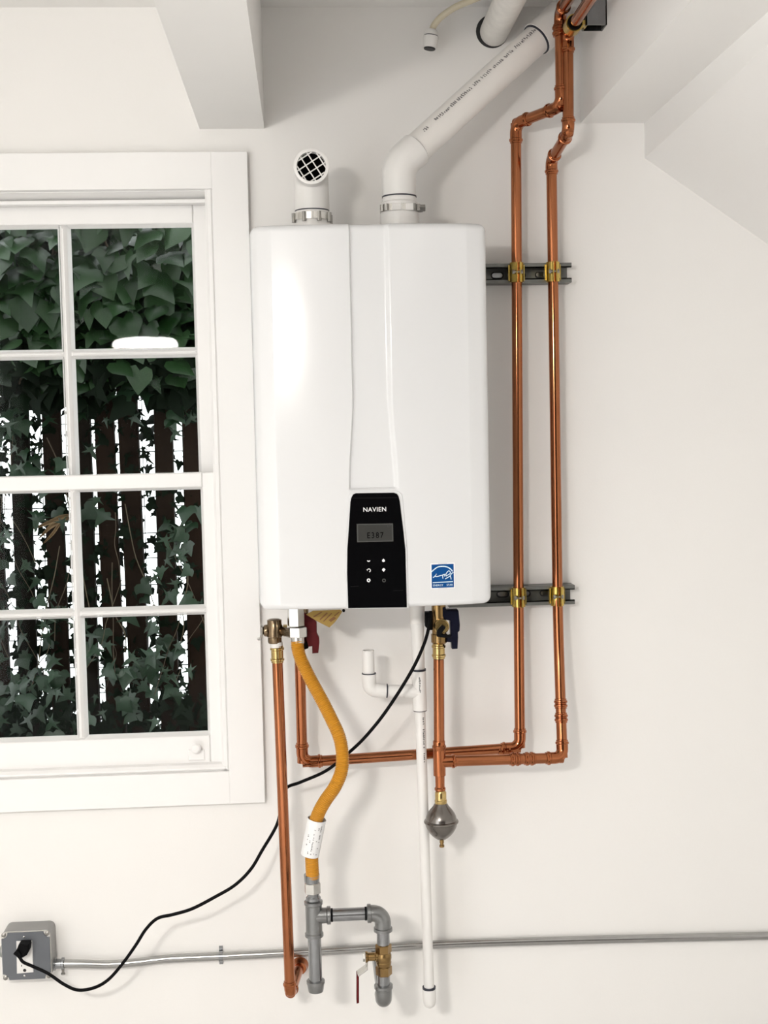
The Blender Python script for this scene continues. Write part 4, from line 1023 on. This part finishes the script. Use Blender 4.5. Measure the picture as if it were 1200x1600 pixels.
B().lathe((ax_, tee.y, zq(1311)), (0, 0, 1), [(0, .007), (.0005, .0100), (.004, .0150), (.009, .0205), (.015, .0255), (.021, .0293), (.027, .0320), (zq(1281.5)-zq(1311)-.003, .0340)], 32).build('lower_shell', M['arrest'], ar)
B().lathe((ax_+.0005, tee.y, zq(1324)), (0, 0, 1), [(0, .0030), (.001, .0052), (.005, .0052), (.0055, .0035), (.009, .0035), (.0095, .0045), (zq(1310)-zq(1324), .0045)], 12).build('valve_stem', M['brassd'], ar)

# ================================================================== ELECTRICAL
cdt = thing('electrical_conduit', W(345, 1495, .012), 'thin steel conduit running along the wall behind the pipes', 'conduit')
cpts = [W(88, 1506, .024), W(120, 1506, .022), W(170, 1507, .018), W(215, 1503.5, .014), W(265, 1498, .011), W(345, 1494.5, .010), W(500, 1486.5, .010), W(690, 1475.5, .010), W(900, 1469, .010), W(1200, 1462, .010), W(1700, 1450, .010)]
B().sweep(spline(cpts, 8), .0090, 18).build('conduit_tube', M['emt'], cdt)
cst = W(345, 1494.5, .010)
b = B().lathe(cst-Vector((.004, 0, 0)), (1, 0, 0), [(0, .0098), (0, .0112), (.008, .0112), (.008, .0098)], 18, False)
b.box((cst.x-.004, -.003, cst.z+.009), (cst.x+.004, 0, cst.z+.020)); b.box((cst.x-.004, -.003, cst.z-.020), (cst.x+.004, 0, cst.z-.009)); b.build('strap', M['steel'], cdt)
bx_r = W(84, 1506, .024).x; cc_ = W(92, 1506, .024)
b = B().lathe((bx_r-.002, cc_.y, cc_.z), (1, 0, 0), [(0, .0135), (.006, .0135), (.007, .0105), (.018, .0105), (.019, .0130), (.024, .0130), (.025, .0098)], 20); b.build('connector', M['steel'], cdt)
b = B().lathe((bx_r+.020, cc_.y-.004, cc_.z-.010), (0, 0, -1), [(0, .003), (.008, .003), (.009, .0045), (.012, .0045)], 10); b.build('set_screw', M['screw'], cdt)
# outlet box
dB = .058
ob = thing('outlet_box', W(45, 1490, .03), 'grey cast outlet box with slate cover plate and white receptacle', 'outlet box')
k6 = 110/1200
def rrect(x0, z0, x1, z1, r, n=5):
    P = []
    for cx, cz, a0 in ((x1-r, z1-r, 0), (x0+r, z1-r, 90), (x0+r, z0+r, 180), (x1-r, z0+r, 270)):
        for i in range(n+1): P.append((cx+r*math.cos(R(a0+90*i/n)), cz+r*math.sin(R(a0+90*i/n))))
    return P
fa = W(1.5, 1458.5, dB); fb = W(80, 1529, dB)
x0, x1, z0, z1 = fa.x, fb.x, fb.z, fa.z
B().prism(rrect(x0-.001, z0-.001, x1+.001, z1+.001, .012), 0, dB-.006, .002).build('box_body', M['boxgrey'], ob)
B().prism(rrect(x0-.001, z0-.001, x1+.001, z1+.001, .011), dB-.006, dB-.0025, .001).build('cover_rim', M['nickel'], ob)
# cover plate with notched corners
nt_ = .013; P = []
for cx, cz, a0 in ((x1, z1, 270), (x0, z1, 0), (x0, z0, 90), (x1, z0, 180)):
    P += [(cx+nt_*math.cos(R(a0-90*i/4)), cz+nt_*math.sin(R(a0-90*i/4))) for i in range(5)]
B().prism(P, dB-.003, dB, .0012).build('cover_plate', M['plate'], ob)
for cx, cz in ((x1-.005, z1-.005), (x0+.005, z1-.005), (x0+.005, z0+.005), (x1-.005, z0+.005)):
    b = B().lathe((cx, -(dB-.004), cz), (0, -1, 0), [(0, .0048), (.003, .0048), (.0042, .003), (.0043, 0)], 14); b.build('cover_screw', M['screw'], ob)
rcp = pxpoly([(280, 440), (548, 430), (572, 968), (290, 992)], dB, 0, 1430, k6, k6)
rc = B().prism(rcp, dB-.004, dB+.0022, .001).build('receptacle', M['recept'], ob)
b = B()
for cx, cy, w_, h_ in ((372, 855, 14, 26), (474, 826, 16, 34)):
    b.prism(pxpoly([(cx-w_/2, cy-h_/2), (cx+w_/2, cy-h_/2), (cx+w_/2, cy+h_/2), (cx-w_/2, cy+h_/2)], dB, 0, 1430, k6, k6), dB+.002, dB+.0025)
b.prism(pxpoly([(425+30*math.cos(R(a)), 932+26*math.sin(R(a))) for a in range(0, 360, 40)], dB, 0, 1430, k6, k6), dB+.002, dB+.0025); b.build('socket_slots', M['dark'], rc)
b = B()
for cx, cy in ((410, 368), (418, 1028)):
    q = W(cx*k6, 1430+cy*k6, dB); b.lathe((q.x, -dB+.0005, q.z), (0, -1, 0), [(0, .0024), (.0018, .0022), (.0022, 0)], 12)
b.build('plate_screws', M['nickel'], ob)
B().lathe((x0-.001, -.026, (z0+z1)/2), (-1, 0, 0), [(0, .013), (.008, .013), (.009, .011)], 18).build('hub', M['boxgrey'], ob)
# power cord with plug
pc = thing('power_cord', W(150, 1545, .10), 'black power cord looping from the heater to the outlet box', 'cord')
cp_ = [(673, 955, .165), (671, 975, .175), (662, 1008, .185), (641, 1052, .192), (604, 1110, .190), (572, 1150, .182), (545, 1176, .170), (510, 1204, .150), (470, 1222, .112), (447, 1232, .096), (440, 1258, .092), (432, 1290, .098), (410, 1328, .115), (392, 1358, .130), (367, 1383, .140), (335, 1402, .148), (300, 1420, .152), (270, 1429, .154), (246, 1435, .154), (228, 1452, .152), (212, 1477, .148), (192, 1505, .142), (170, 1530, .135), (148, 1543, .128), (122, 1547, .122), (100, 1538, .115), (75, 1521, .108), (50, 1509.5, .100), (36, 1503, .092), (30.5, 1495, .086)]
B().sweep(spline([W(*p) for p in cp_], 8), .0034, 12).build('cable', M['rubber'], pc)
pl = [(300, 690), (275, 680), (272, 600), (300, 560), (325, 490), (350, 480), (500, 478), (510, 520), (500, 600), (470, 660), (400, 705), (345, 712)]
B().prism(pxpoly(pl, dB+.02, 0, 1430, k6, k6), dB+.002, dB+.028, .003).build('plug', M['rubber'], pc)
q0, q1 = W(25.5, 1487, dB+.027), W(32, 1496.5, .086)
B().sweep([q0, W(29, 1491, dB+.03), q1], [.0075, .006, .004], 12).build('strain_relief', M['rubber'], pc)

# ================================================================== CEILING LAMP (behind the camera, mirrored in the window)
lp = Vector((-.706, -2.90, 1.884))
la = thing('pendant_lamp', lp, 'round white glowing ceiling lamp mirrored in the upper right window pane', 'lamp')
prof = [(-.036, .0), (-.036, .060), (-.030, .105), (-.016, .135), (.0, .147), (.016, .140), (.026, .12)]
B().lathe(lp, (0, 0, 1), prof, 28).build('diffuser', emit('lamp_glow', (1.0, .955, .90), LAMP_STRENGTH), la)
B().lathe(lp+Vector((0, 0, .026)), (0, 0, 1), [(0, .125), (.012, .125), (.016, .05), (.03, .012), (ZC-lp.z-.026-.02, .008), (ZC-lp.z-.026-.02, .06), (ZC-lp.z-.026, .06)], 28).build('stem', M['trim'], la)
